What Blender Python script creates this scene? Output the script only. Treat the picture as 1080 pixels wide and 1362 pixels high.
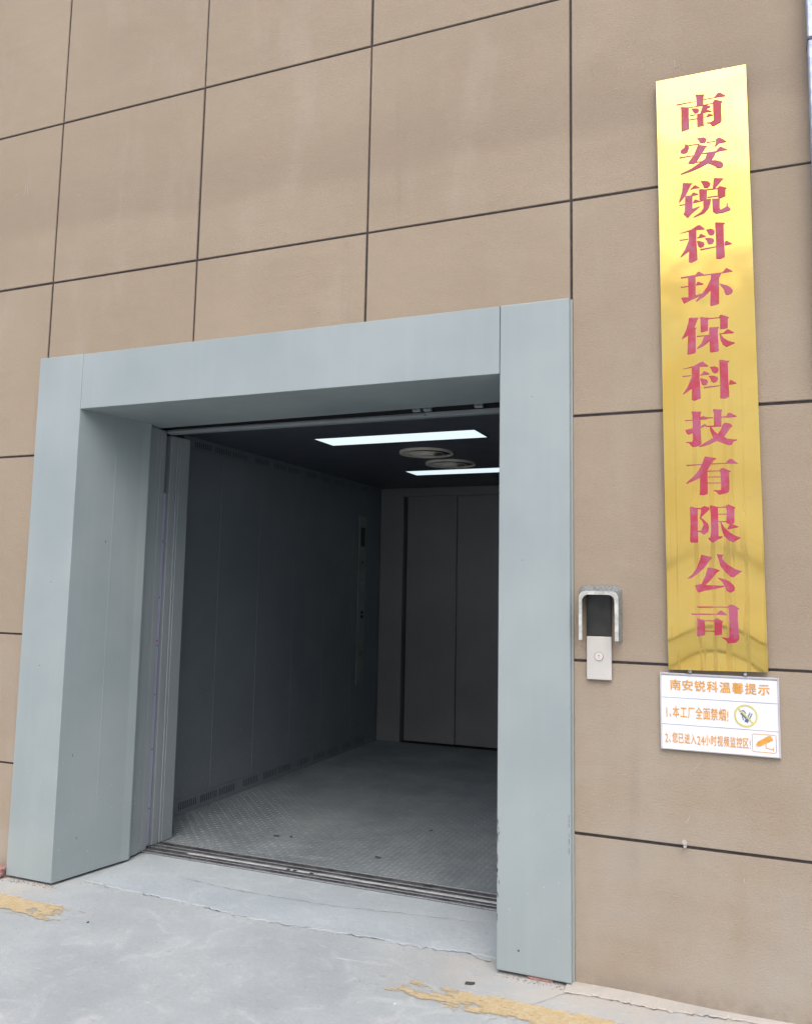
import bpy, bmesh, math, random
from mathutils import Vector, Matrix
from mathutils.geometry import tessellate_polygon
random.seed(7)
R = math.radians
S = bpy.context.scene
for o in list(bpy.data.objects): bpy.data.objects.remove(o)

# ------------------------------------------------------------------ camera
cam = bpy.data.cameras.new('camera'); co = bpy.data.objects.new('camera', cam); S.collection.objects.link(co)
a_, b_, c_ = 0.3846, 0.1094, 0.0162
fw = Vector((-math.sin(a_)*math.cos(b_), math.cos(a_)*math.cos(b_), math.sin(b_)))
rt = Vector((math.cos(a_), math.sin(a_), 0)); up = rt.cross(fw)
r2 = rt*math.cos(c_) + up*math.sin(c_); u2 = -rt*math.sin(c_) + up*math.cos(c_)
M = Matrix((r2, u2, -fw)).transposed().to_4x4(); M.translation = Vector((0.7041, -3.3541, 1.5))
co.matrix_world = M
cam.sensor_fit = 'HORIZONTAL'; cam.sensor_width = 36; cam.lens = 36*1110.463/1080
cam.shift_x = (540-562.706)/1080; cam.shift_y = (660.154-681)/1080
cam.clip_start = 0.05; cam.clip_end = 500
S.camera = co

# ------------------------------------------------------------------ sky, sun, exposure
SUN_EL, SUN_AZ = 53, 163
w = bpy.data.worlds.new('World'); S.world = w; w.use_nodes = True
nt = w.node_tree; bg = nt.nodes['Background']
sky = nt.nodes.new('ShaderNodeTexSky'); sky.sky_type = 'NISHITA'; sky.sun_disc = False
sky.sun_elevation = R(SUN_EL); sky.sun_rotation = R(SUN_AZ); sky.air_density = 1.0; sky.dust_density = 4.0; sky.ozone_density = 1.0
nt.links.new(sky.outputs[0], bg.inputs[0]); bg.inputs[1].default_value = 0.15
sl = bpy.data.lights.new('sun', 'SUN'); sl.energy = 1.05; sl.angle = R(60); sl.color = (.92, 0.95, 0.97)
so = bpy.data.objects.new('sun', sl); S.collection.objects.link(so)
d = Vector((math.sin(R(SUN_AZ))*math.cos(R(SUN_EL)), math.cos(R(SUN_AZ))*math.cos(R(SUN_EL)), math.sin(R(SUN_EL))))
so.rotation_euler = d.to_track_quat('Z', 'Y').to_euler(); so.location = (0, 5, 20)
S.view_settings.view_transform = 'Standard'; S.view_settings.look = 'None'
S.view_settings.gamma = 1; S.view_settings.use_curve_mapping = False
S.view_settings.exposure = 0.52
S.render.engine = 'CYCLES'; S.cycles.max_bounces = 10; S.cycles.diffuse_bounces = 6; S.cycles.use_denoising = True

# ------------------------------------------------------------------ materials
class NB:
    def __init__(s, name):
        s.m = bpy.data.materials.new(name); s.m.use_nodes = True; s.t = s.m.node_tree
        s.b = s.t.nodes['Principled BSDF']; s.pos = None
    def n(s, typ, **k):
        x = s.t.nodes.new(typ)
        for a, v in k.items(): setattr(x, a, v)
        return x
    def l(s, a, b): s.t.links.new(a, b)
    def co(s, scale=(1, 1, 1)):
        if s.pos is None: s.pos = s.n('ShaderNodeNewGeometry').outputs['Position']
        mp = s.n('ShaderNodeMapping'); mp.inputs['Scale'].default_value = scale; s.l(s.pos, mp.inputs[0]); return mp.outputs[0]
    def noise(s, scale, detail=4, rough=.55, mp=(1, 1, 1), dist=0):
        x = s.n('ShaderNodeTexNoise'); s.l(s.co(mp), x.inputs['Vector'])
        x.inputs['Scale'].default_value = scale; x.inputs['Detail'].default_value = detail
        x.inputs['Roughness'].default_value = rough; x.inputs['Distortion'].default_value = dist
        return x.outputs[0]
    def ramp(s, v, a, b, o0=0, o1=1):
        x = s.n('ShaderNodeMapRange'); x.interpolation_type = 'SMOOTHSTEP'; s.l(v, x.inputs[0])
        for i, q in zip((1, 2, 3, 4), (a, b, o0, o1)): x.inputs[i].default_value = q
        return x.outputs[0]
    def mix(s, f, a, b, mode='MIX'):
        x = s.n('ShaderNodeMix', data_type='RGBA', blend_type=mode)
        if isinstance(f, (int, float)): x.inputs[0].default_value = f
        else: s.l(f, x.inputs[0])
        for i, q in ((6, a), (7, b)):
            if isinstance(q, tuple): x.inputs[i].default_value = (*q, 1)
            else: s.l(q, x.inputs[i])
        return x.outputs[2]
    def math(s, op, a, b=None):
        x = s.n('ShaderNodeMath', operation=op)
        for i, q in ((0, a), (1, b)):
            if q is None: continue
            if isinstance(q, (int, float)): x.inputs[i].default_value = q
            else: s.l(q, x.inputs[i])
        return x.outputs[0]
    def xyz(s):
        s.co(); x = s.n('ShaderNodeSeparateXYZ'); s.l(s.pos, x.inputs[0]); return x.outputs
    def bump(s, h, strength, dist, prev=None):
        x = s.n('ShaderNodeBump'); x.inputs['Strength'].default_value = strength; x.inputs['Distance'].default_value = dist
        s.l(h, x.inputs['Height'])
        if prev is not None: s.l(prev, x.inputs['Normal'])
        s.l(x.outputs[0], s.b.inputs['Normal']); return x.outputs[0]
    def out(s, col=None, rough=.5, metal=0, spec=None):
        if col is not None:
            if isinstance(col, tuple): s.b.inputs['Base Color'].default_value = (*col, 1)
            else: s.l(col, s.b.inputs['Base Color'])
        if isinstance(rough, (int, float)): s.b.inputs['Roughness'].default_value = rough
        else: s.l(rough, s.b.inputs['Roughness'])
        s.b.inputs['Metallic'].default_value = metal
        if spec is not None: s.b.inputs['Specular IOR Level'].default_value = spec
        return s.m

def plain(name, c, rough=.5, metal=0, var=.12, scale=6, spec=None):
    k = NB(name); n = k.noise(scale)
    dk = tuple(q*(1-var) for q in c); lt = tuple(min(1, q*(1+var)) for q in c)
    return k.out(k.mix(k.ramp(n, .3, .7), dk, lt), rough, metal, spec)

def m_wall():
    k = NB('sandy_beige_wall_coating')
    z = k.xyz()[2]
    base = k.mix(k.ramp(k.noise(1.1, 5), .32, .68), (.345, .273, .199), (.378, .303, .222))
    oi = k.n('ShaderNodeObjectInfo').outputs['Random']
    base = k.mix(k.math('MULTIPLY', oi, .22), base, (.30, .235, .180))
    # a soft darker band painted along the wall, streaks down from the joints
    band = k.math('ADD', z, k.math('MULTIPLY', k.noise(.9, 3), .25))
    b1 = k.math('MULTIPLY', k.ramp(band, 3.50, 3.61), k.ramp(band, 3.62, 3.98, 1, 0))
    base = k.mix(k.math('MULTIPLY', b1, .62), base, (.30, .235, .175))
    st = k.math('MULTIPLY', k.ramp(k.noise(7, 3, .6, (1, 1, .06)), .58, .78), k.ramp(k.noise(1.3, 2), .45, .65))
    base = k.mix(k.math('MULTIPLY', st, .5), base, (.26, .205, .155))
    fade = k.math('MULTIPLY', k.ramp(k.noise(3.2, 4, .6, (1, 1, .35)), .5, .72), .35)
    base = k.mix(fade, base, (.42, .35, .28))
    sp = k.ramp(k.noise(105, 4, .75, (1, 1, 1.4)), .53, .70)
    base = k.mix(k.math('MULTIPLY', sp, .42), base, (.25, .19, .14))
    sp2 = k.ramp(k.noise(118, 4, .75, (1.1, 1, 1.5)), .55, .72)
    base = k.mix(k.math('MULTIPLY', sp2, .4), base, (.56, .46, .38))
    dust = k.math('MULTIPLY', k.ramp(z, 1.7, .2), k.ramp(k.noise(2.2, 5), .25, .8))
    base = k.mix(k.math('MULTIPLY', dust, .8), base, (.385, .355, .310))
    gr = k.math('MULTIPLY', k.ramp(z, .10, .015), k.ramp(k.noise(9, 5, .7), .35, .6))
    base = k.mix(k.math('MULTIPLY', gr, .6), base, (.24, .205, .17))
    n1 = k.bump(k.noise(105, 5, .72, (1, 1, 1.4)), .50, .0042)
    n2 = k.bump(k.noise(330, 2, .6), .5, .0012, n1)
    k.bump(k.noise(2.1, 3, .5, (1, 1, 1.5)), .35, .03, n2)
    return k.out(base, .88, 0, .25)

def m_paint(name, c1, c2, rough=.42, streak=.5, dirt=(.30, .29, .25), bumpd=.0015):
    k = NB(name)
    base = k.mix(k.ramp(k.noise(1.6, 4), .3, .7), c1, c2)
    st = k.ramp(k.noise(14, 4, .6, (1, 1, .05)), .45, .8)
    base = k.mix(k.math('MULTIPLY', st, streak*.35), base, tuple(min(1, q*1.18) for q in c2))
    dn = k.math('MULTIPLY', k.ramp(k.noise(5, 6, .7), .56, .82), k.ramp(k.xyz()[2], 1.6, -.2, .25, 1))
    base = k.mix(k.math('MULTIPLY', dn, .45), base, dirt)
    sp = k.ramp(k.noise(70, 2, .5), .705, .745)
    base = k.mix(k.math('MULTIPLY', sp, k.ramp(k.xyz()[2], 1.2, 0, 0, .7)), base, (.62, .62, .58))
    n = k.bump(k.noise(1.2, 2, .5, (1, 1, .5)), .25, .02)
    k.bump(k.noise(260, 2), .12, bumpd, n)
    return k.out(base, k.ramp(k.noise(3, 4), .3, .7, rough-.07, rough+.1), 0, .4)

def m_concrete(name, c1, c2, light, sc=1):
    k = NB(name)
    base = k.mix(k.ramp(k.noise(1.5*sc, 6, .6), .3, .7), c1, c2)
    base = k.mix(k.math('MULTIPLY', k.ramp(k.noise(6*sc, 6, .7, dist=1.2), .5, .75), .5), base, light)
    base = k.mix(k.math('MULTIPLY', k.ramp(k.noise(25*sc, 5, .7), .56, .72), .4), base, tuple(q*.72 for q in c1))
    scr = k.ramp(k.noise(9, 3, .7, (.25, 2.4, 1), 2.0), .66, .74)
    base = k.mix(k.math('MULTIPLY', scr, .5), base, (.70, .70, .68))
    pit = k.ramp(k.noise(160, 2), .68, .74)
    base = k.mix(k.math('MULTIPLY', pit, .7), base, (.2, .19, .18))
    base = k.mix(k.math('MULTIPLY', k.ramp(k.noise(75, 4, .75), .52, .72), .35), base, tuple(q*.78 for q in c1))
    base = k.mix(k.math('MULTIPLY', k.ramp(k.noise(48, 5, .8), .56, .72), .45), base, (.62, .62, .60))
    px = k.xyz()      # warm sandy dust washed down from the wall and lying along its foot
    dd = k.math('MULTIPLY', k.ramp(px[1], -.42, -.04), k.ramp(px[1], .10, .02))
    dd = k.math('MULTIPLY', dd, k.math('ADD', k.ramp(px[0], -1.0, -.1), k.ramp(px[0], -2.4, -2.75)))
    base = k.mix(k.math('MULTIPLY', k.math('MULTIPLY', dd, k.ramp(k.noise(5, 6, .65), .25, .6)), .85), base, (.49, .45, .395))
    n = k.bump(k.noise(45, 6, .7), .4, .006)
    k.bump(k.noise(3, 4), .4, .02, n)
    return k.out(base, .82, 0, .3)

def m_brass():
    k = NB('polished_brass_sheet'); x, y, z = k.xyz()
    base = k.mix(k.ramp(k.noise(4, 4), .3, .7), (.93, .60, .09), (.96, .67, .14))
    st = k.ramp(k.noise(46, 2, .5, (1, 1, .012)), .55, .66)
    st = k.math('MULTIPLY', st, k.ramp(z, 2.5, 1.7))
    st = k.math('MULTIPLY', st, k.ramp(k.noise(2.5, 2), .3, .6, .3, 1))
    base = k.mix(k.math('MULTIPLY', st, .6), base, (.55, .33, .05))
    pt = k.math('MULTIPLY', k.ramp(k.noise(8, 5, .7), .56, .75), .30)
    base = k.mix(pt, base, (.78, .48, .10))
    rg = k.math('ADD', k.ramp(k.noise(6, 5, .6), .35, .7, .08, .17), k.math('MULTIPLY', st, .25))
    k.bump(k.noise(3.2, 2, .5), .35, .012)
    k.b.inputs['Coat Weight'].default_value = 1; k.b.inputs['Coat IOR'].default_value = 1.68; k.b.inputs['Coat Roughness'].default_value = .12
    return k.out(base, rg, 1.0)

def m_letter():
    k = NB('faded_red_letter_paint')
    base = k.mix(k.ramp(k.noise(16, 4, .6), .4, .62), (.42, .030, .060), (.40, .085, .15))
    base = k.mix(k.math('MULTIPLY', k.ramp(k.noise(90, 4, .7), .6, .75), .5), base, (.62, .25, .36))
    return k.out(base, .5, 0, .5)

def m_yellow():
    k = NB('worn_yellow_road_paint')
    base = k.mix(k.ramp(k.noise(30, 5, .7), .4, .7), (.56, .43, .24), (.62, .51, .33))
    u = k.n('ShaderNodeUVMap').outputs[0]; sx = k.n('ShaderNodeSeparateXYZ'); k.l(u, sx.inputs[0])
    e = k.math('MULTIPLY', sx.outputs[0], 1.0)
    v = k.math('ADD', k.noise(16, 9, .72, (.6, 1.3, 1)), k.math('MULTIPLY', k.math('SUBTRACT', e, .5), .46))
    k.l(k.math('MULTIPLY', k.ramp(v, .47, .62), k.ramp(k.noise(90, 5, .7), .30, .55, .72, .95)), k.b.inputs['Alpha'])
    return k.out(base, .75, 0, .3)

def m_tread():
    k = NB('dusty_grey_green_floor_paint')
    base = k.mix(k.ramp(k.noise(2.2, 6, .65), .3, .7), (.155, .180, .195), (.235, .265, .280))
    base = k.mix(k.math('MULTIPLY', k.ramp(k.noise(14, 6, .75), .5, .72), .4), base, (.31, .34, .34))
    base = k.mix(k.math('MULTIPLY', k.ramp(k.noise(5, 3, .7, (.15, 2.2, 1), 1.2), .62, .72), .35), base, (.36, .38, .38))
    k.bump(k.noise(140, 3), .3, .002)
    return k.out(base, .55, 0, .4)

def m_galv(name, c1, c2, sc=45, rough=.45, metal=.8):
    k = NB(name)
    v = k.n('ShaderNodeTexVoronoi'); k.l(k.co(), v.inputs['Vector']); v.inputs['Scale'].default_value = sc
    base = k.mix(k.ramp(v.outputs['Distance'], .1, .7), c1, c2)
    base = k.mix(k.math('MULTIPLY', k.ramp(k.noise(30, 5, .7), .5, .7), .6), base, tuple(q*.5 for q in c1))
    return k.out(base, rough, metal)

def m_lamp(c, st):
    m = bpy.data.materials.new('lamp_diffuser_glow'); m.use_nodes = True; t = m.node_tree
    b = t.nodes['Principled BSDF']; b.inputs['Base Color'].default_value = (.8, .8, .8, 1)
    b.inputs['Emission Color'].default_value = (*c, 1); b.inputs['Emission Strength'].default_value = st
    return m

MT = dict(
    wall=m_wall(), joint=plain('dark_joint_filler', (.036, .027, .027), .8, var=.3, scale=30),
    shell=plain('plain_render', (.38, .32, .26), .9),
    paint=m_paint('pale_blue_grey_paint', (.298, .345, .350), (.345, .390, .388)),
    doorp=m_paint('grey_green_door_paint', (.26, .295, .305), (.30, .335, .34), .38, .3),
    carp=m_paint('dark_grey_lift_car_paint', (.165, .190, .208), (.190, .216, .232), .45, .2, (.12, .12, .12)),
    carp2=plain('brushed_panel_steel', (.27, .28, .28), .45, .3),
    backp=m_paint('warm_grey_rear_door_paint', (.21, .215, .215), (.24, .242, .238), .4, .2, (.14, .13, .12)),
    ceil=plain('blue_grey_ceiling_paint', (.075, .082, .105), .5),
    dark=plain('shaft_black', (.012, .012, .014), .7),
    tread=m_tread(), alu=m_galv('dirty_aluminium', (.25, .26, .27), (.36, .37, .385), 90, .5, .5),
    sillm=plain('blackened_sill_metal', (.095, .098, .105), .5, .3, .5, 14), groove=plain('grimy_sill_groove', (.035, .037, .042), .7, var=.35, scale=25),
    dust=plain('pale_dust_packed_in_sill', (.47, .475, .48), .9, var=.25, scale=30),
    concrete=m_concrete('weathered_concrete', (.345, .375, .385), (.445, .472, .475), (.58, .595, .58)),
    smooth=m_concrete('trowelled_cement', (.37, .415, .44), (.43, .475, .495), (.54, .57, .575), 1.3),
    cement=m_concrete('crumbly_cement_fillet', (.31, .305, .29), (.40, .39, .37), (.47, .455, .43), 2),
    crack=plain('crack_shadow_dirt', (.11, .10, .095), .95, var=.4, scale=40),
    yellow=m_yellow(), brass=m_brass(), letter=m_letter(),
    brass_edge=plain('tarnished_brass_edge', (.30, .20, .08), .5, .8),
    white=plain('glossy_white_sheet', (.80, .81, .86), .25, var=.03), frame=plain('white_aluminium_frame', (.62, .60, .62), .4, .3),
    orange=plain('amber_print', (.70, .34, .06), .6, var=.15, scale=60), greyline=plain('grey_print', (.22, .22, .26), .6),
    ygreen=plain('yellow_green_print', (.66, .60, .16), .6, var=.1), bluegrey=plain('blue_grey_print', (.10, .15, .24), .6),
    panelw=plain('brushed_warm_white_metal', (.60, .575, .53), .4, .1, .05), glass=plain('black_display_glass', (.022, .022, .020), .3, 0, .5, 12),
    redp=plain('red_print', (.6, .1, .06), .6), button=plain('pale_button', (.72, .67, .62), .3),
    galv=m_galv('corroded_galvanised_steel', (.20, .23, .235), (.42, .46, .47), 120, .5, .6), hoodw=plain('white_worn_paint', (.50, .50, .46), .5, var=.22, scale=45),
    pipe=m_galv('pale_blue_white_metal', (.34, .40, .52), (.52, .58, .70), 20, .45, .2), band=plain('dark_pipe_seam', (.08, .09, .12), .6),
    brick=plain('pinkish_broken_brick', (.36, .19, .165), .95, var=.35, scale=60), plug=plain('grey_white_plastic', (.50, .46, .42), .6),
    leaf=plain('dry_dark_leaf', (.06, .06, .06), .9), lamp=m_lamp((.80, .95, 1.0), .68),
    fan=plain('ivory_fan_plastic', (.80, .76, .66), .5), lav=m_paint('lavender_white_plastic', (.42, .42, .55), (.5, .5, .64), .4),
    scuff=plain('pale_scuff', (.45, .385, .315), .9), cream=plain('cream_reflector_front', (.82, .78, .66), .9, var=.08, scale=.5),
    reflm=plain('pale_reflector_sheet', (.80, .79, .76), .7, var=.05, scale=.4), pane=plain('window_glass', (.06, .08, .10), .08), gravel=plain('grit', (.34, .31, .28), .95, var=.5, scale=80),
)

# ------------------------------------------------------------------ helpers
C = S.collection
def wl(p):
    v = Vector((0, 0, 0))
    while p is not None: v += p.location; p = p.parent
    return v
def obj(name, bm, m, parent=None, smooth=False, kind=None, mats=None):
    me = bpy.data.meshes.new(name)
    off = wl(parent)
    if isinstance(bm, tuple):
        me.from_pydata([tuple(Vector(v)-off) for v in bm[0]], [], bm[1])
    else:
        for v in bm.verts: v.co -= off
        bmesh.ops.recalc_face_normals(bm, faces=bm.faces); bm.to_mesh(me); bm.free()
    for q in (mats or [m]): me.materials.append(MT[q])
    if smooth: me.polygons.foreach_set('use_smooth', [True]*len(me.polygons))
    o = bpy.data.objects.new(name, me); C.objects.link(o); o.parent = parent
    if kind: o['kind'] = kind
    return o
def thing(name, label, cat, loc=(0, 0, 0), group=None):
    o = bpy.data.objects.new(name, None); C.objects.link(o); o.location = loc; o.empty_display_size = .1
    return tag(o, label, cat, group)
def tag(o, label, cat, group=None):
    o['label'] = label; o['category'] = cat
    if group: o['group'] = group
    return o
def box(x0, x1, y0, y1, z0, z1, bev=0, bm=None, seg=1):
    b = bmesh.new()
    vs = [b.verts.new((x, y, z)) for x in (x0, x1) for y in (y0, y1) for z in (z0, z1)]
    for f in ((0, 1, 3, 2), (4, 6, 7, 5), (0, 4, 5, 1), (2, 3, 7, 6), (0, 2, 6, 4), (1, 5, 7, 3)): b.faces.new([vs[i] for i in f])
    if bev: bmesh.ops.bevel(b, geom=list(b.edges), offset=bev, segments=seg, affect='EDGES', profile=.5)
    if bm is None: return b
    me = bpy.data.meshes.new('tmp'); b.to_mesh(me); b.free(); bm.from_mesh(me); bpy.data.meshes.remove(me); return bm
def prism(pts, z0, z1, bev=0, bm=None, axis='z', seg=2):
    """closed outline (2D) swept along an axis"""
    f3 = {'z': lambda p, t: (p[0], p[1], t), 'y': lambda p, t: (p[0], t, p[1]), 'x': lambda p, t: (t, p[0], p[1])}[axis]
    b = bmesh.new()
    lo = [b.verts.new(f3(p, z0)) for p in pts]; hi = [b.verts.new(f3(p, z1)) for p in pts]; n = len(pts)
    b.faces.new(lo[::-1]); b.faces.new(hi)
    for i in range(n): b.faces.new((lo[i], lo[(i+1) % n], hi[(i+1) % n], hi[i]))
    if bev: bmesh.ops.bevel(b, geom=list(b.edges), offset=bev, segments=seg, affect='EDGES', profile=.5)
    if bm is None: return b
    me = bpy.data.meshes.new('tmp'); b.to_mesh(me); b.free(); bm.from_mesh(me); bpy.data.meshes.remove(me); return bm
def cyl(c, r, h, axis='y', n=24, r2=None, bm=None):
    r2 = r if r2 is None else r2
    b = bm or bmesh.new(); lo = []; hi = []
    for i in range(n):
        t = 2*math.pi*i/n; u, v = math.cos(t), math.sin(t)
        for L, rr, hh in ((lo, r, 0), (hi, r2, h)):
            if axis == 'y': p = (c[0]+u*rr, c[1]+hh, c[2]+v*rr)
            elif axis == 'z': p = (c[0]+u*rr, c[1]+v*rr, c[2]+hh)
            else: p = (c[0]+hh, c[1]+u*rr, c[2]+v*rr)
            L.append(b.verts.new(p))
    b.faces.new(lo); b.faces.new(hi)
    for i in range(n): b.faces.new((lo[i], lo[(i+1) % n], hi[(i+1) % n], hi[i]))
    return b
def ring(c, r0, r1, y0, y1, axis='y', n=40, bm=None):
    b = bm or bmesh.new(); q = []
    for i in range(n):
        t = 2*math.pi*i/n; u, v = math.cos(t), math.sin(t)
        row = []
        for rr, hh in ((r0, y0), (r1, y0), (r1, y1), (r0, y1)):
            row.append(b.verts.new((c[0]+u*rr, hh, c[2]+v*rr) if axis == 'y' else (c[0]+u*rr, c[1]+v*rr, hh)))
        q.append(row)
    for i in range(n):
        for j in range(4): b.faces.new((q[i][j], q[(i+1) % n][j], q[(i+1) % n][(j+1) % 4], q[i][(j+1) % 4]))
    return b

# ------------------------------------------------------------------ ground (setting)
gb = bmesh.new()
vs = [gb.verts.new(p) for p in ((-150, -150, 0), (150, -150, 0), (150, 150, 0), (-150, 150, 0))]; gb.faces.new(vs)
ground = obj('ground', gb, 'concrete', kind='structure')

def jag(pts, step=.02, amp=.006):
    out = []
    for (x0, y0), (x1, y1) in zip(pts, pts[1:]):
        n = max(1, int(math.hypot(x1-x0, y1-y0)/step))
        for i in range(n):
            t = i/n; out.append((x0+(x1-x0)*t+random.uniform(-amp, amp)*.4, y0+(y1-y0)*t+random.uniform(-amp, amp)))
    out.append(pts[-1]); return out
def ribbon(pts, wd, z, m, parent, name):
    b = bmesh.new(); prev = None
    for i, (x, y) in enumerate(pts):
        a = pts[max(0, i-1)]; c = pts[min(len(pts)-1, i+1)]
        dx, dy = c[0]-a[0], c[1]-a[1]; L = math.hypot(dx, dy) or 1
        ww = wd*random.uniform(.15, 1)*(0.25 if i in (0, len(pts)-1) else 1)/2
        cur = (b.verts.new((x-dy/L*ww, y+dx/L*ww, z)), b.verts.new((x+dy/L*ww, y-dx/L*ww, z)))
        if prev: b.faces.new((prev[0], prev[1], cur[1], cur[0]))
        prev = cur
    return obj(name, b, m, parent)

# thin trowelled slab between the crack and the door sill
edge = jag([(-2.50, .10), (-2.257, .079), (-2.071, .076), (-1.798, .063), (-1.489, .036), (-1.146, .045), (-.866, .068), (-.655, .064), (-.436, .099), (-.312, .088)], .016, .008)
b = bmesh.new(); fr0 = []; fr1 = []; bk = []
for x, y in edge:
    xb = x if x > -2.3 else x-.02
    fr0.append(b.verts.new((x, y-.002, -.002))); fr1.append(b.verts.new((x, y+.012, .0024))); bk.append(b.verts.new((xb, .571, .0030)))
for i in range(len(edge)-1):
    b.faces.new((fr0[i], fr0[i+1], fr1[i+1], fr1[i])); b.faces.new((fr1[i], fr1[i+1], bk[i+1], bk[i]))
slab = obj('threshold_slab', b, 'smooth', kind='structure')
for q0 in range(0, len(edge)-14, 23): ribbon([(x, y-.003) for x, y in edge[q0:q0+random.randint(7, 19)]], .006, .0035, 'crack', slab, 'crack')
for q0 in range(4, len(edge)-14, 17): ribbon([(x, y-.009+random.uniform(0, .02)) for x, y in edge[q0:q0+random.randint(5, 12)]], .008, .0050, 'dust', slab, 'lime_trace')
ribbon(jag([(-2.1, .33), (-1.8, .30), (-1.5, .30), (-1.2, .315), (-.9, .36), (-.6, .40), (-.5, .41)], .03, .006)[:60], .003, .0055, 'crack', slab, 'crack')
# cement fillet along the foot of the wall on the right
fe = jag([(-.02, -.075), (.047, -.066), (.115, -.061), (.239, -.067), (.332, -.068), (.484, -.042), (.658, -.022), (.9, -.03), (1.3, -.05), (2.2, -.04)], .012, .007)
b = bmesh.new(); r0 = []; r1 = []; r3 = []
for x, y in fe:
    r0.append(b.verts.new((x, y-.003, -.003))); r1.append(b.verts.new((x, y+.006, .0045))); r3.append(b.verts.new((x, .004, .013+.003*math.sin(x*9))))
for i in range(len(fe)-1):
    b.faces.new((r0[i], r0[i+1], r1[i+1], r1[i])); b.faces.new((r1[i], r1[i+1], r3[i+1], r3[i]))
fil = obj('cement_fillet', b, 'cement', kind='structure')
ribbon(jag([(-.237, -.413), (-.12, -.25), (-.05, -.13), (.0, -.075)], .02, .008), .002, .003, 'crack', ground, 'crack')
ribbon([(x, y-.005) for x, y in fe], .006, .0035, 'crack', ground, 'crack')
ribbon(jag([(-.44, .085), (-.40, .06), (-.36, .055), (-.315, .07)], .02, .004), .005, .0035, 'crack', ground, 'crack')
# worn yellow line painted parallel to the wall: two surviving stretches
def paint_line(x0, x1, y0, y1, fade0, fade1):
    nx = 60; ny = 6; V = []; F = []; U = []
    for i in range(nx+1):
        for j in range(ny+1):
            t = i/nx; s = j/ny; V.append((x0+(x1-x0)*t, y0+(y1-y0)*s, .004))
            e = min(1, (t+.001)/fade0 if fade0 else 1, (1.001-t)/fade1 if fade1 else 1, s*2.0+.05, (1-s)*14+.3)
            U.append(max(0, e))
    for i in range(nx):
        for j in range(ny):
            a = i*(ny+1)+j; F.append((a, a+ny+1, a+ny+2, a+1))
    o = obj('painted_line', (V, F), 'yellow', ground)
    uv = o.data.uv_layers.new(name='UVMap')
    for lp in o.data.loops: uv.data[lp.index].uv = (U[lp.vertex_index], 0)
    return o
paint_line(-3.6, -1.98, -.40, -.195, 0, .36)
paint_line(-1.05, .9, -.395, -.205, .50, 0)

# ------------------------------------------------------------------ our building: facade of coated boards with dark joints
bld = thing('factory_building', 'beige factory wall of large sand-textured boards with thin dark joints around the lift opening', 'building', (-1.4, 0, 0))
XJ = [-2.8763-.9602*k for k in range(7, 0, -1)] + [-2.8763, -1.915, -.9559, 0] + [.962*k for k in range(1, 8)]
ZJ = [-.03, .5607, 1.2229, 2.2126, 3.1406, 4.073, 5.01, 5.95, 6.89, 7.83, 8.77, 9.70]
J = .0052
def zj(i, x):       # board rows sag a little to the left of the opening
    z = ZJ[i]
    if i == 3 and x < -2.88: z -= .034
    if i == 1 and x < -2.88: z -= .004
    return z
for i in range(len(XJ)-1):
    x0, x1 = XJ[i]+J, XJ[i+1]-J
    for k in range(len(ZJ)-1):
        xm = (x0+x1)/2
        z0, z1 = zj(k, xm)+(J if k else 0), zj(k+1, xm)-J
        if -2.88 < xm < 0:
            if z1 < 2.68: continue
            z0 = max(z0, 2.68)
        e = lambda: random.uniform(-.0012, .0012)
        b = bmesh.new()
        pr = random.uniform(-.0006, .0006)
        q = [(x0+e(), z0+e()), (x1+e(), z0+e()), (x1+e(), z1+e()), (x0+e(), z1+e())]
        bk = [b.verts.new((x, .012, z)) for x, z in q]; fr = [b.verts.new((x, pr, z)) for x, z in q]
        b.faces.new(fr); b.faces.new(bk[::-1])
        ed = []
        for t in range(4): b.faces.new((fr[t], bk[t], bk[(t+1) % 4], fr[(t+1) % 4]))
        bmesh.ops.bevel(b, geom=[g for g in b.edges if g.verts[0] in fr and g.verts[1] in fr], offset=.0022, segments=2, affect='EDGES')
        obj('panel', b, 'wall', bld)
b = bmesh.new()
box(-9.6, -2.87, .0045, .20, -.04, 9.70, bm=b); box(-.006, 6.7, .0045, .20, -.04, 9.70, bm=b); box(-2.868, -.008, .0045, .20, 2.675, 9.70, bm=b)
obj('joint_backing', b, 'joint', bld)
obj('roof', box(-9.6, 6.7, -.1, 14, 9.705, 9.95), 'shell', bld)
obj('side_wall', box(-9.6, -9.4, .205, 14, -.04, 9.70), 'shell', bld); obj('side_wall', box(6.5, 6.7, .205, 14, -.04, 9.70), 'shell', bld)
obj('rear_wall', box(-9.395, 6.495, 13.8, 14, -.04, 9.70), 'shell', bld)
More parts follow.
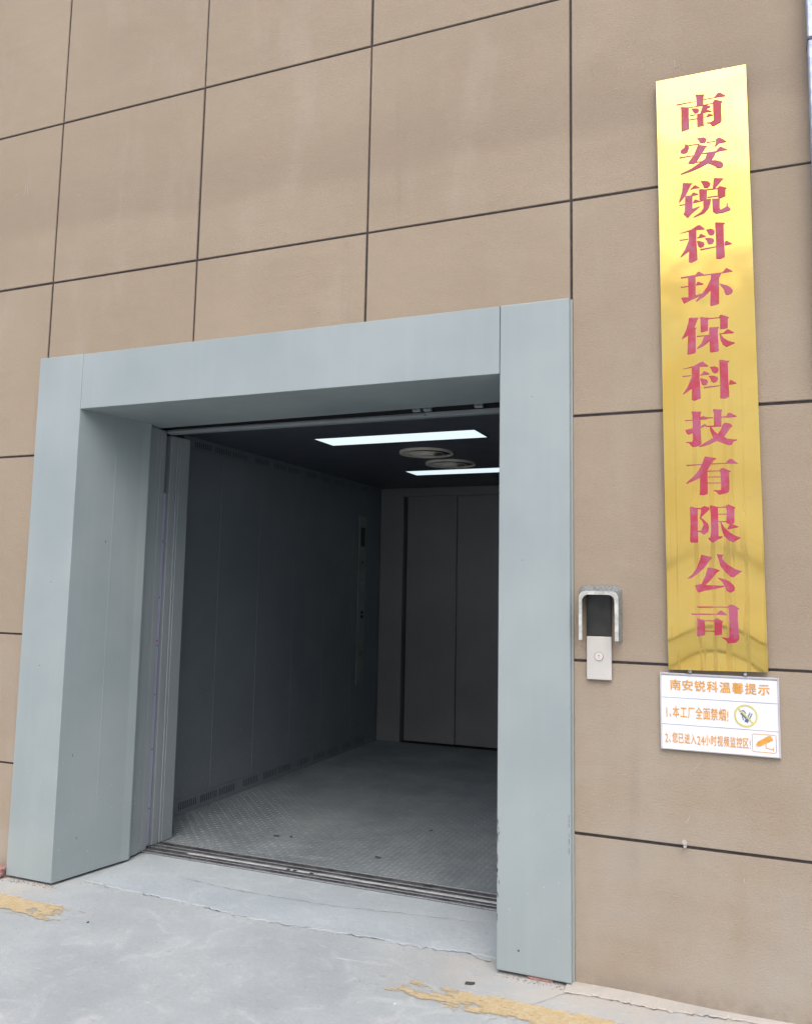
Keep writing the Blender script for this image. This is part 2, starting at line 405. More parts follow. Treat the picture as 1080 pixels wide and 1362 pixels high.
# scuffs and scratches left on the coating
b = bmesh.new()
def scr(x, z, L, ang, wd=.0028, bend=.3):
    prev = None; n = 7
    for i in range(n):
        t = i/(n-1); a = R(ang)+bend*(t-.5); px = x+L*(t-.5)*math.cos(a); pz = z+L*(t-.5)*math.sin(a); ww = wd*math.sin(math.pi*(t*.9+.05))/2
        cur = (b.verts.new((px-math.sin(a)*ww, -.0016, pz+math.cos(a)*ww)), b.verts.new((px+math.sin(a)*ww, -.0016, pz-math.cos(a)*ww)))
        if prev: b.faces.new((prev[0], prev[1], cur[1], cur[0]))
        prev = cur
for q in [(-3.11, 3.71, .08, 100), (-3.13, 3.72, .07, 85), (-3.20, 3.70, .03, 20), (-2.72, 3.62, .03, 10), (.10, 3.70, .05, 110), (.095, 3.72, .035, 75), (.283, 3.78, .05, 100), (.30, 3.68, .05, 95), (.32, 3.65, .025, 60),
          (.43, 3.66, .035, 95), (.44, 3.645, .03, 20), (.27, 3.80, .02, 45), (.19, 3.60, .03, 10), (.24, 3.81, .012, 0), (-.28, 3.25, .04, 15), (.43, .66, .05, 60), (.47, .62, .02, 150), (.47, .86, .09, 50), (.56, .48, .012, 20),
          (.62, .47, .015, 80), (.14, .68, .015, 90), (.2, .8, .02, 10), (-2.98, 1.9, .03, 100), (-3.0, .9, .02, 80)]: scr(*q)
obj('scuff_marks', b, 'scuff', bld, kind='stuff')

# ------------------------------------------------------------------ added pale slope across the yard, out of view, to brighten the brass
opp = thing('yard_reflector', 'added out-of-view shed with a pale metal roof across the yard, mirrored in the brass plate', 'reflector', (0, -20, 0))
obj('wall', box(-28, 28, -33, -9.48, -.02, .40), 'cream', opp)  # low pale front of the added slope
obj('roof', prism([(-9.5, .402), (-9.5, .44), (-33, 15.70), (-34, 15.0), (-34, .402)], -28.3, 28.3, axis='x'), 'reflm', opp)  # pale sheet tilted to send bright light into the brass
for k in range(24):
    x = -27.6+k*2.4
    obj('reflector_rib', prism([(-9.52, .47), (-9.52, .52), (-32.95, 15.745), (-32.95, 15.69)], x, x+.09, axis='x'), 'reflm', opp)

# ------------------------------------------------------------------ sheet metal surround
sur = thing('door_surround', 'pale blue grey sheet metal surround framing the goods lift opening', 'door frame', (-1.45, 0, 0))
def rounded_jamb(pts, z0, z1, rb):
    b = prism(pts, z0, z1)
    fe = [e for e in b.edges if all(v.co.y < -.02 for v in e.verts)]
    bmesh.ops.bevel(b, geom=fe, offset=rb, segments=3, affect='EDGES', profile=.6); return b
j = obj('jamb', rounded_jamb([(-2.898, .003), (-2.898, -.0291), (-2.5975, -.0291), (-2.523, .365), (-2.521, .375), (-2.509, .420), (-2.509, .428), (-2.80, .428), (-2.80, .003)], .0136, 2.7069, .004), 'paint', sur)
j['label'] = 'left jamb, its deep inner face turned to the light'
j = obj('jamb', rounded_jamb([(-.3010, .42), (-.3010, -.0291), (-.0029, -.0291), (-.0029, -.0045), (.0046, -.0040), (.0046, .003), (-.10, .003), (-.10, .42)], .0136, 2.7069, .007), 'paint', sur)
j['label'] = 'right jamb with chipped paint near the foot'
obj('lintel', rounded_jamb([(-2.5955, .55), (-2.5955, -.0284), (-.3032, -.0284), (-.3032, .49)], 2.4094, 2.7050, .003), 'paint', sur)
def rx(y): return -2.5975+(y+.0291)/.3941*.0745
b = bmesh.new(); yq = .205
vv = [b.verts.new(p) for p in ((rx(yq)+.0003, yq, .30), (rx(yq+.003)+.0010, yq+.0015, .30), (rx(yq+.003)+.0003, yq+.003, .30), (rx(yq)+.0003, yq, 2.20), (rx(yq+.003)+.0010, yq+.0015, 2.20), (rx(yq+.003)+.0003, yq+.003, 2.20))]
b.faces.new((vv[0], vv[1], vv[4], vv[3])); b.faces.new((vv[1], vv[2], vv[5], vv[4]))
obj('fold_line', b, 'paint', sur)
b = bmesh.new()
for yq, zq, sq in ((.17, 1.72, .005), (.05, .62, .004), (.10, .20, .004), (.30, 1.1, .002), (.34, 1.62, .002)):
    b.faces.new([b.verts.new((rx(yq+sq*.5*math.cos(t))+.0006, yq+sq*.5*math.cos(t), zq+sq*1.6*math.sin(t))) for t in [i*2*math.pi/7 for i in range(7)]])
obj('reveal_chips', b, 'crack', sur, kind='stuff')
# chipped paint along the right jamb's inner edge, and scratches on the left reveal
b = bmesh.new()
for k in range(26):
    z = random.choice([random.uniform(.50, .62), random.uniform(.36, .46), random.uniform(.15, .5)]); s = random.uniform(.002, .006)
    x = -.2975+random.choice([0, 0, 0, .004, .01])*random.random()
    pts = [(x+s*.5*math.cos(t)*random.uniform(.5, 1), z+s*2.4*math.sin(t)*random.uniform(.5, 1)) for t in [i*2*math.pi/7 for i in range(7)]]
    b.faces.new([b.verts.new((p[0], -.0297, p[1])) for p in pts])
for k in range(10):
    z = random.uniform(.48, .66); x = -.0115; s = random.uniform(.001, .002)
    b.faces.new([b.verts.new(p) for p in ((x, -.0297, z), (x+s, -.0297, z), (x+s, -.0297, z+.012), (x, -.0297, z+.014))])
for (x, z, s) in ((-.21, .10, .005), (-.2, 1.62, .002), (-.16, 2.3, .002), (-2.76, 1.07, .003), (-2.72, 1.5, .003), (-2.80, .6, .002)):
    b.faces.new([b.verts.new((x+s*math.cos(t), -.0297, z+s*math.sin(t))) for t in [i*2*math.pi/7 for i in range(7)]])
obj('paint_chips', b, 'crack', sur, kind='stuff')

# ------------------------------------------------------------------ landing doors, pushed open to the left
ld = thing('sliding_door', 'stacked grey landing door leaves slid open behind the left jamb', 'door', (-2.9, .52, 0))
for y0, y1, xe in ((.432, .466, -2.530), (.4685, .523, -2.536), (.5265, .557, -2.541), (.5595, .604, -2.543)):
    obj('door_leaf', box(-3.35, xe, y0, y1, .012, 2.402, .0022), 'doorp', ld)
    ob = obj('leaf_foot', box(-3.30, xe-.012, y0+.014, y1-.01, .006, .0118), 'dark', ld)
cd = thing('sliding_door', 'grey lift car door leaves stacked at the left edge of the threshold', 'door', (-2.9, .75, 0))
for y0, y1, xe in ((.672, .722, -2.560), (.726, .742, -2.555), (.746, .838, -2.553)):
    obj('door_leaf', box(-3.35, xe, y0, y1, .013, 2.387, .0022), 'doorp', cd)
lc = obj('light_curtain', box(-2.610, -2.578, .640, .668, .012, 2.04, .003), 'lav', cd)
lc['label'] = 'thin lavender white safety strip on the door edge'
for z in (.22, .55, .86, 1.14, 1.42, 1.75): obj('screw', cyl((-2.5785, .654, z), .004, .0016, 'x', 10), 'dark', lc)
obj('end_tag', box(-2.5779, -2.5769, .645, .655, 1.162, 1.174), 'redp', lc)

# ------------------------------------------------------------------ header rail over the threshold
hr = thing('door_header', 'grey header rail and door hangers under the lintel', 'door header', (-1.45, .6, 2.4))
obj('rail', box(-2.553, -.12, .615, .665, 2.388, 2.411, .002), 'doorp', hr)
obj('rail_lip', box(-2.553, -.90, .606, .6145, 2.390, 2.402, .001), 'doorp', hr)
obj('dark_gap_plate', box(-3.3, -.12, .625, .64, 2.4115, 2.56), 'dark', hr)  # black plate that paints the dark gap between soffit and rail
for x in (-.96, -.90, -.62):
    h = obj('hanger', box(x, x+.045, .585, .61, 2.4125, 2.44, .003), 'doorp', hr); obj('bolt', cyl((x+.02, .577, 2.426), .007, .008, 'y', 8), 'galv', h)

# ------------------------------------------------------------------ sill
sill = thing('door_sill', 'worn aluminium lift threshold with grimy running grooves and packed dust', 'door sill', (-1.45, .66, 0))
obj('groove_bed', box(-3.3, -.12, .572, .775, -.002, .0035), 'groove', sill)
obj('packed_dust', box(-2.30, -.31, .6435, .6645, .0036, .0095, .001), 'dust', sill)
obj('packed_dust', box(-2.55, -.31, .586, .5895, .0036, .0060, .0005), 'dust', sill)
for y0, y1, mm in ((.572, .578, 'alu'), (.584, .604, 'sillm'), (.611, .616, 'alu'), (.622, .6415, 'sillm'), (.6665, .670, 'alu'), (.677, .700, 'sillm'), (.708, .712, 'alu'), (.719, .752, 'sillm'), (.766, .774, 'alu')):
    obj('ridge', box(-3.3, -.12, y0, y1, .0036, .0105, .0012), mm, sill)
for x in (-1.66, -1.62, -1.52): tag_ = obj('grime_lump', box(x, x+.022, .643, .657, .0079, .0125, .002), 'groove', sill)

# ------------------------------------------------------------------ lift car
XL, XR, YF, YB, ZT = -2.832, -.14, .776, 4.261, 2.4894
car = thing('lift_car', 'dim grey goods lift car with ribbed floor plate and closed rear doors', 'lift', (-1.45, 2.5, 0))
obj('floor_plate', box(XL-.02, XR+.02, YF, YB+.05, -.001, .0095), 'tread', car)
# raised lozenges of the tread plate
V = []; F = []
p = .034; rows = int((YB-YF)/p); cols = int((XR-XL)/p)
for i in range(cols):
    for k in range(rows):
        cx = XL+.017+i*p; cy = YF+.017+k*p; a = R(45) if (i+k) % 2 else R(-45)
        dx, dy = math.cos(a)*.0135, math.sin(a)*.0135; nx, ny = -math.sin(a)*.0038, math.cos(a)*.0038; n = len(V)
        V += [(cx-dx, cy-dy, .0093), (cx+nx, cy+ny, .0093), (cx+dx, cy+dy, .0093), (cx-nx, cy-ny, .0093), (cx-dx*.6, cy-dy*.6, .0118), (cx+dx*.6, cy+dy*.6, .0118)]
        F += [(n, n+3, n+4), (n, n+4, n+1), (n+1, n+4, n+5), (n+1, n+5, n+2), (n+3, n+5, n+4), (n+3, n+2, n+5)]
obj('tread_pattern', (V, F), 'tread', car, kind='stuff')
# left wall: folded steel boards with ventilation slots top and bottom
seam = [.842, 1.06, 1.575, 2.08, 2.600, 3.12, 3.66, YB]
for s0, s1 in zip(seam, seam[1:]):
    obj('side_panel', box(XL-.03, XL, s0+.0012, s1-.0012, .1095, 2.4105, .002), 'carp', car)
XS = XL+.0009
def slot_strip(z0, z1, zs0, zs1, name):
    groups = [1.25, 1.48, 1.69, 1.985, 2.25, 2.46, 2.76, 3.02, 3.28, 3.54, 3.80]
    slots = []
    for g in groups:
        for k in range(9): slots.append((g+k*.0215, g+k*.0215+.0105))
    b = bmesh.new(); y = .842
    def quad(ya, yb, za, zb): b.faces.new([b.verts.new(p) for p in ((XS, ya, za), (XS, yb, za), (XS, yb, zb), (XS, ya, zb))])
    for s0, s1 in slots:
        if s1 > YB: break
        quad(y, s0, z0, z1); quad(s0, s1, z0, zs0); quad(s0, s1, zs1, z1)
        for ya in (s0, s1): b.faces.new([b.verts.new(p) for p in ((XS, ya, zs0), (XS-.002, ya, zs0), (XS-.002, ya, zs1), (XS, ya, zs1))])
        y = s1
    quad(y, YB, z0, z1)
    obj(name, b, 'carp', car); obj('slot_backing', box(XL-.05, XL-.03, .842, YB, z0, z1), 'dark', car)
slot_strip(.0095, .1105, .040, .088, 'vent_strip'); slot_strip(2.4095, ZT, 2.425, 2.462, 'vent_strip')
obj('skirting_fold', box(XL-.002, XL+.006, .842, YB, .0096, .022, .001), 'carp', car)
obj('front_return', box(XL-.05, -2.60, .8385, .8415, 0, ZT), 'carp', car)
for s0, s1 in zip(seam, seam[1:]): obj('side_panel', box(XR, XR+.03, s0+.0012, s1-.0012, .0096, ZT, .002), 'carp', car)
obj('front_return', box(-.33, XR, .776, .842, .0096, ZT), 'carp', car)
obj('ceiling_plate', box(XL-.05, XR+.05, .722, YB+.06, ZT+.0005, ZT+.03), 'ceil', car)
obj('front_header', box(XL, XR, .722, .76, 2.425, ZT, .002), 'ceil', car)
# rear wall with four closed door leaves
obj('rear_return', box(XL+.001, -2.585, YB-.002, YB+.10, .0096, ZT-.001, .003), 'backp', car)
obj('rear_return', box(-.42, XR-.001, YB-.002, YB+.10, .0096, ZT-.001, .003), 'backp', car)
obj('rear_header', box(-2.584, -.421, YB+.000, YB+.10, 2.405, ZT-.001, .003), 'backp', car)
for k in range(4):
    x0 = -2.560+k*.528
    obj('rear_door_leaf', box(x0, x0+.5225, YB+.045+.008*(k % 2), YB+.075+.008*(k % 2), .024, 2.42, .003), 'backp', car)
obj('rear_sill', box(-2.584, -.421, YB+.012, YB+.10, .0, .012), 'dark', car)
obj('rear_gap', box(-2.70, -.3, YB+.105, YB+.12, 0, ZT), 'dark', car)

# lights and fans of the car ceiling
for (x0, x1, y0, y1), lab in (((-2.065, -.930, 1.515, 1.785), 'bright white ceiling light panel nearest the lift entrance, in front of the fans'), ((-2.085, -.945, 3.125, 3.380), 'bright white ceiling light panel deeper in the lift, behind the round fans')):
    t = thing('ceiling_light', lab, 'ceiling light', ((x0+x1)/2, (y0+y1)/2, ZT), 'light panels in the lift ceiling')
    b = bmesh.new()
    box(x0-.012, x0, y0-.012, y1+.012, ZT-.004, ZT, bm=b); box(x1, x1+.012, y0-.012, y1+.012, ZT-.004, ZT, bm=b); box(x0, x1, y0-.012, y0, ZT-.004, ZT, bm=b); box(x0, x1, y1, y1+.012, ZT-.004, ZT, bm=b)
    obj('light_frame', b, 'ceil', t); obj('diffuser', box(x0+.0005, x1-.0005, y0+.0005, y1-.0005, ZT-.003, ZT-.0005), 'lamp', t)
for (x, y), lab in (((-1.540, 2.240), 'round ivory ceiling fan grille closer to the front light panel'), ((-1.556, 2.795), 'round ivory ceiling fan grille just in front of the rear light panel')):
    t = thing('ceiling_fan', lab, 'fan', (x, y, ZT), 'round fans in the lift ceiling')
    obj('fan_ring', ring((x, y, 0), .180, .198, ZT-.016, ZT, 'z'), 'fan', t)
    obj('fan_well', cyl((x, y, ZT-.002), .179, .0015, 'z', 32), 'dark', t)
    b = bmesh.new()
    for k in range(40):
        a0 = 2*math.pi*k/40; a1 = a0+.26
        P0 = (x+.06*math.cos(a0), y+.06*math.sin(a0)); P1 = (x+.181*math.cos(a1), y+.181*math.sin(a1)); ww = .0022
        nx, ny = -math.sin(a0)*ww, math.cos(a0)*ww
        b.faces.new([b.verts.new(q) for q in ((P0[0]-nx, P0[1]-ny, ZT-.020), (P1[0]-nx, P1[1]-ny, ZT-.010), (P1[0]+nx, P1[1]+ny, ZT-.008), (P0[0]+nx, P0[1]+ny, ZT-.018))])
    obj('grille_blades', b, 'fan', t, kind='stuff')
    obj('fan_hub', cyl((x, y, ZT-.030), .055, .024, 'z', 24, .075), 'fan', t)
    obj('grille_hoop', ring((x, y, 0), .126, .131, ZT-.0215, ZT-.016, 'z'), 'fan', t)

# car operating panel
t = thing('car_control_panel', 'tall narrow steel button panel on the dark left wall of the lift', 'control panel', (XL, 3.845, 1.35))
obj('faceplate', box(XL, XL+.0075, 3.772, 3.918, .590, 2.175, .002), 'carp2', t)
obj('display', box(XL+.0077, XL+.009, 3.800, 3.892, 1.885, 2.065), 'glass', t)
for z in (1.735, 1.60, 1.54):
    for y in (3.82, 3.872) if z != 1.735 else (3.85,):
        o = obj('button', cyl((XL+.0076, y, z), .013, .004, 'x', 16), 'glass' if z == 1.735 else 'doorp', t)
for z in (1.205, 1.245): obj('key_switch', box(XL+.0077, XL+.014, 3.835, 3.875, z, z+.028, .002), 'dark', t)
b = bmesh.new()
for i in range(6):
    for k in range(4): cyl((XL+.0077, 3.815+i*.011, .86+k*.011), .0028, .0006, 'x', 6, bm=b)
obj('speaker_holes', b, 'dark', t, kind='stuff')

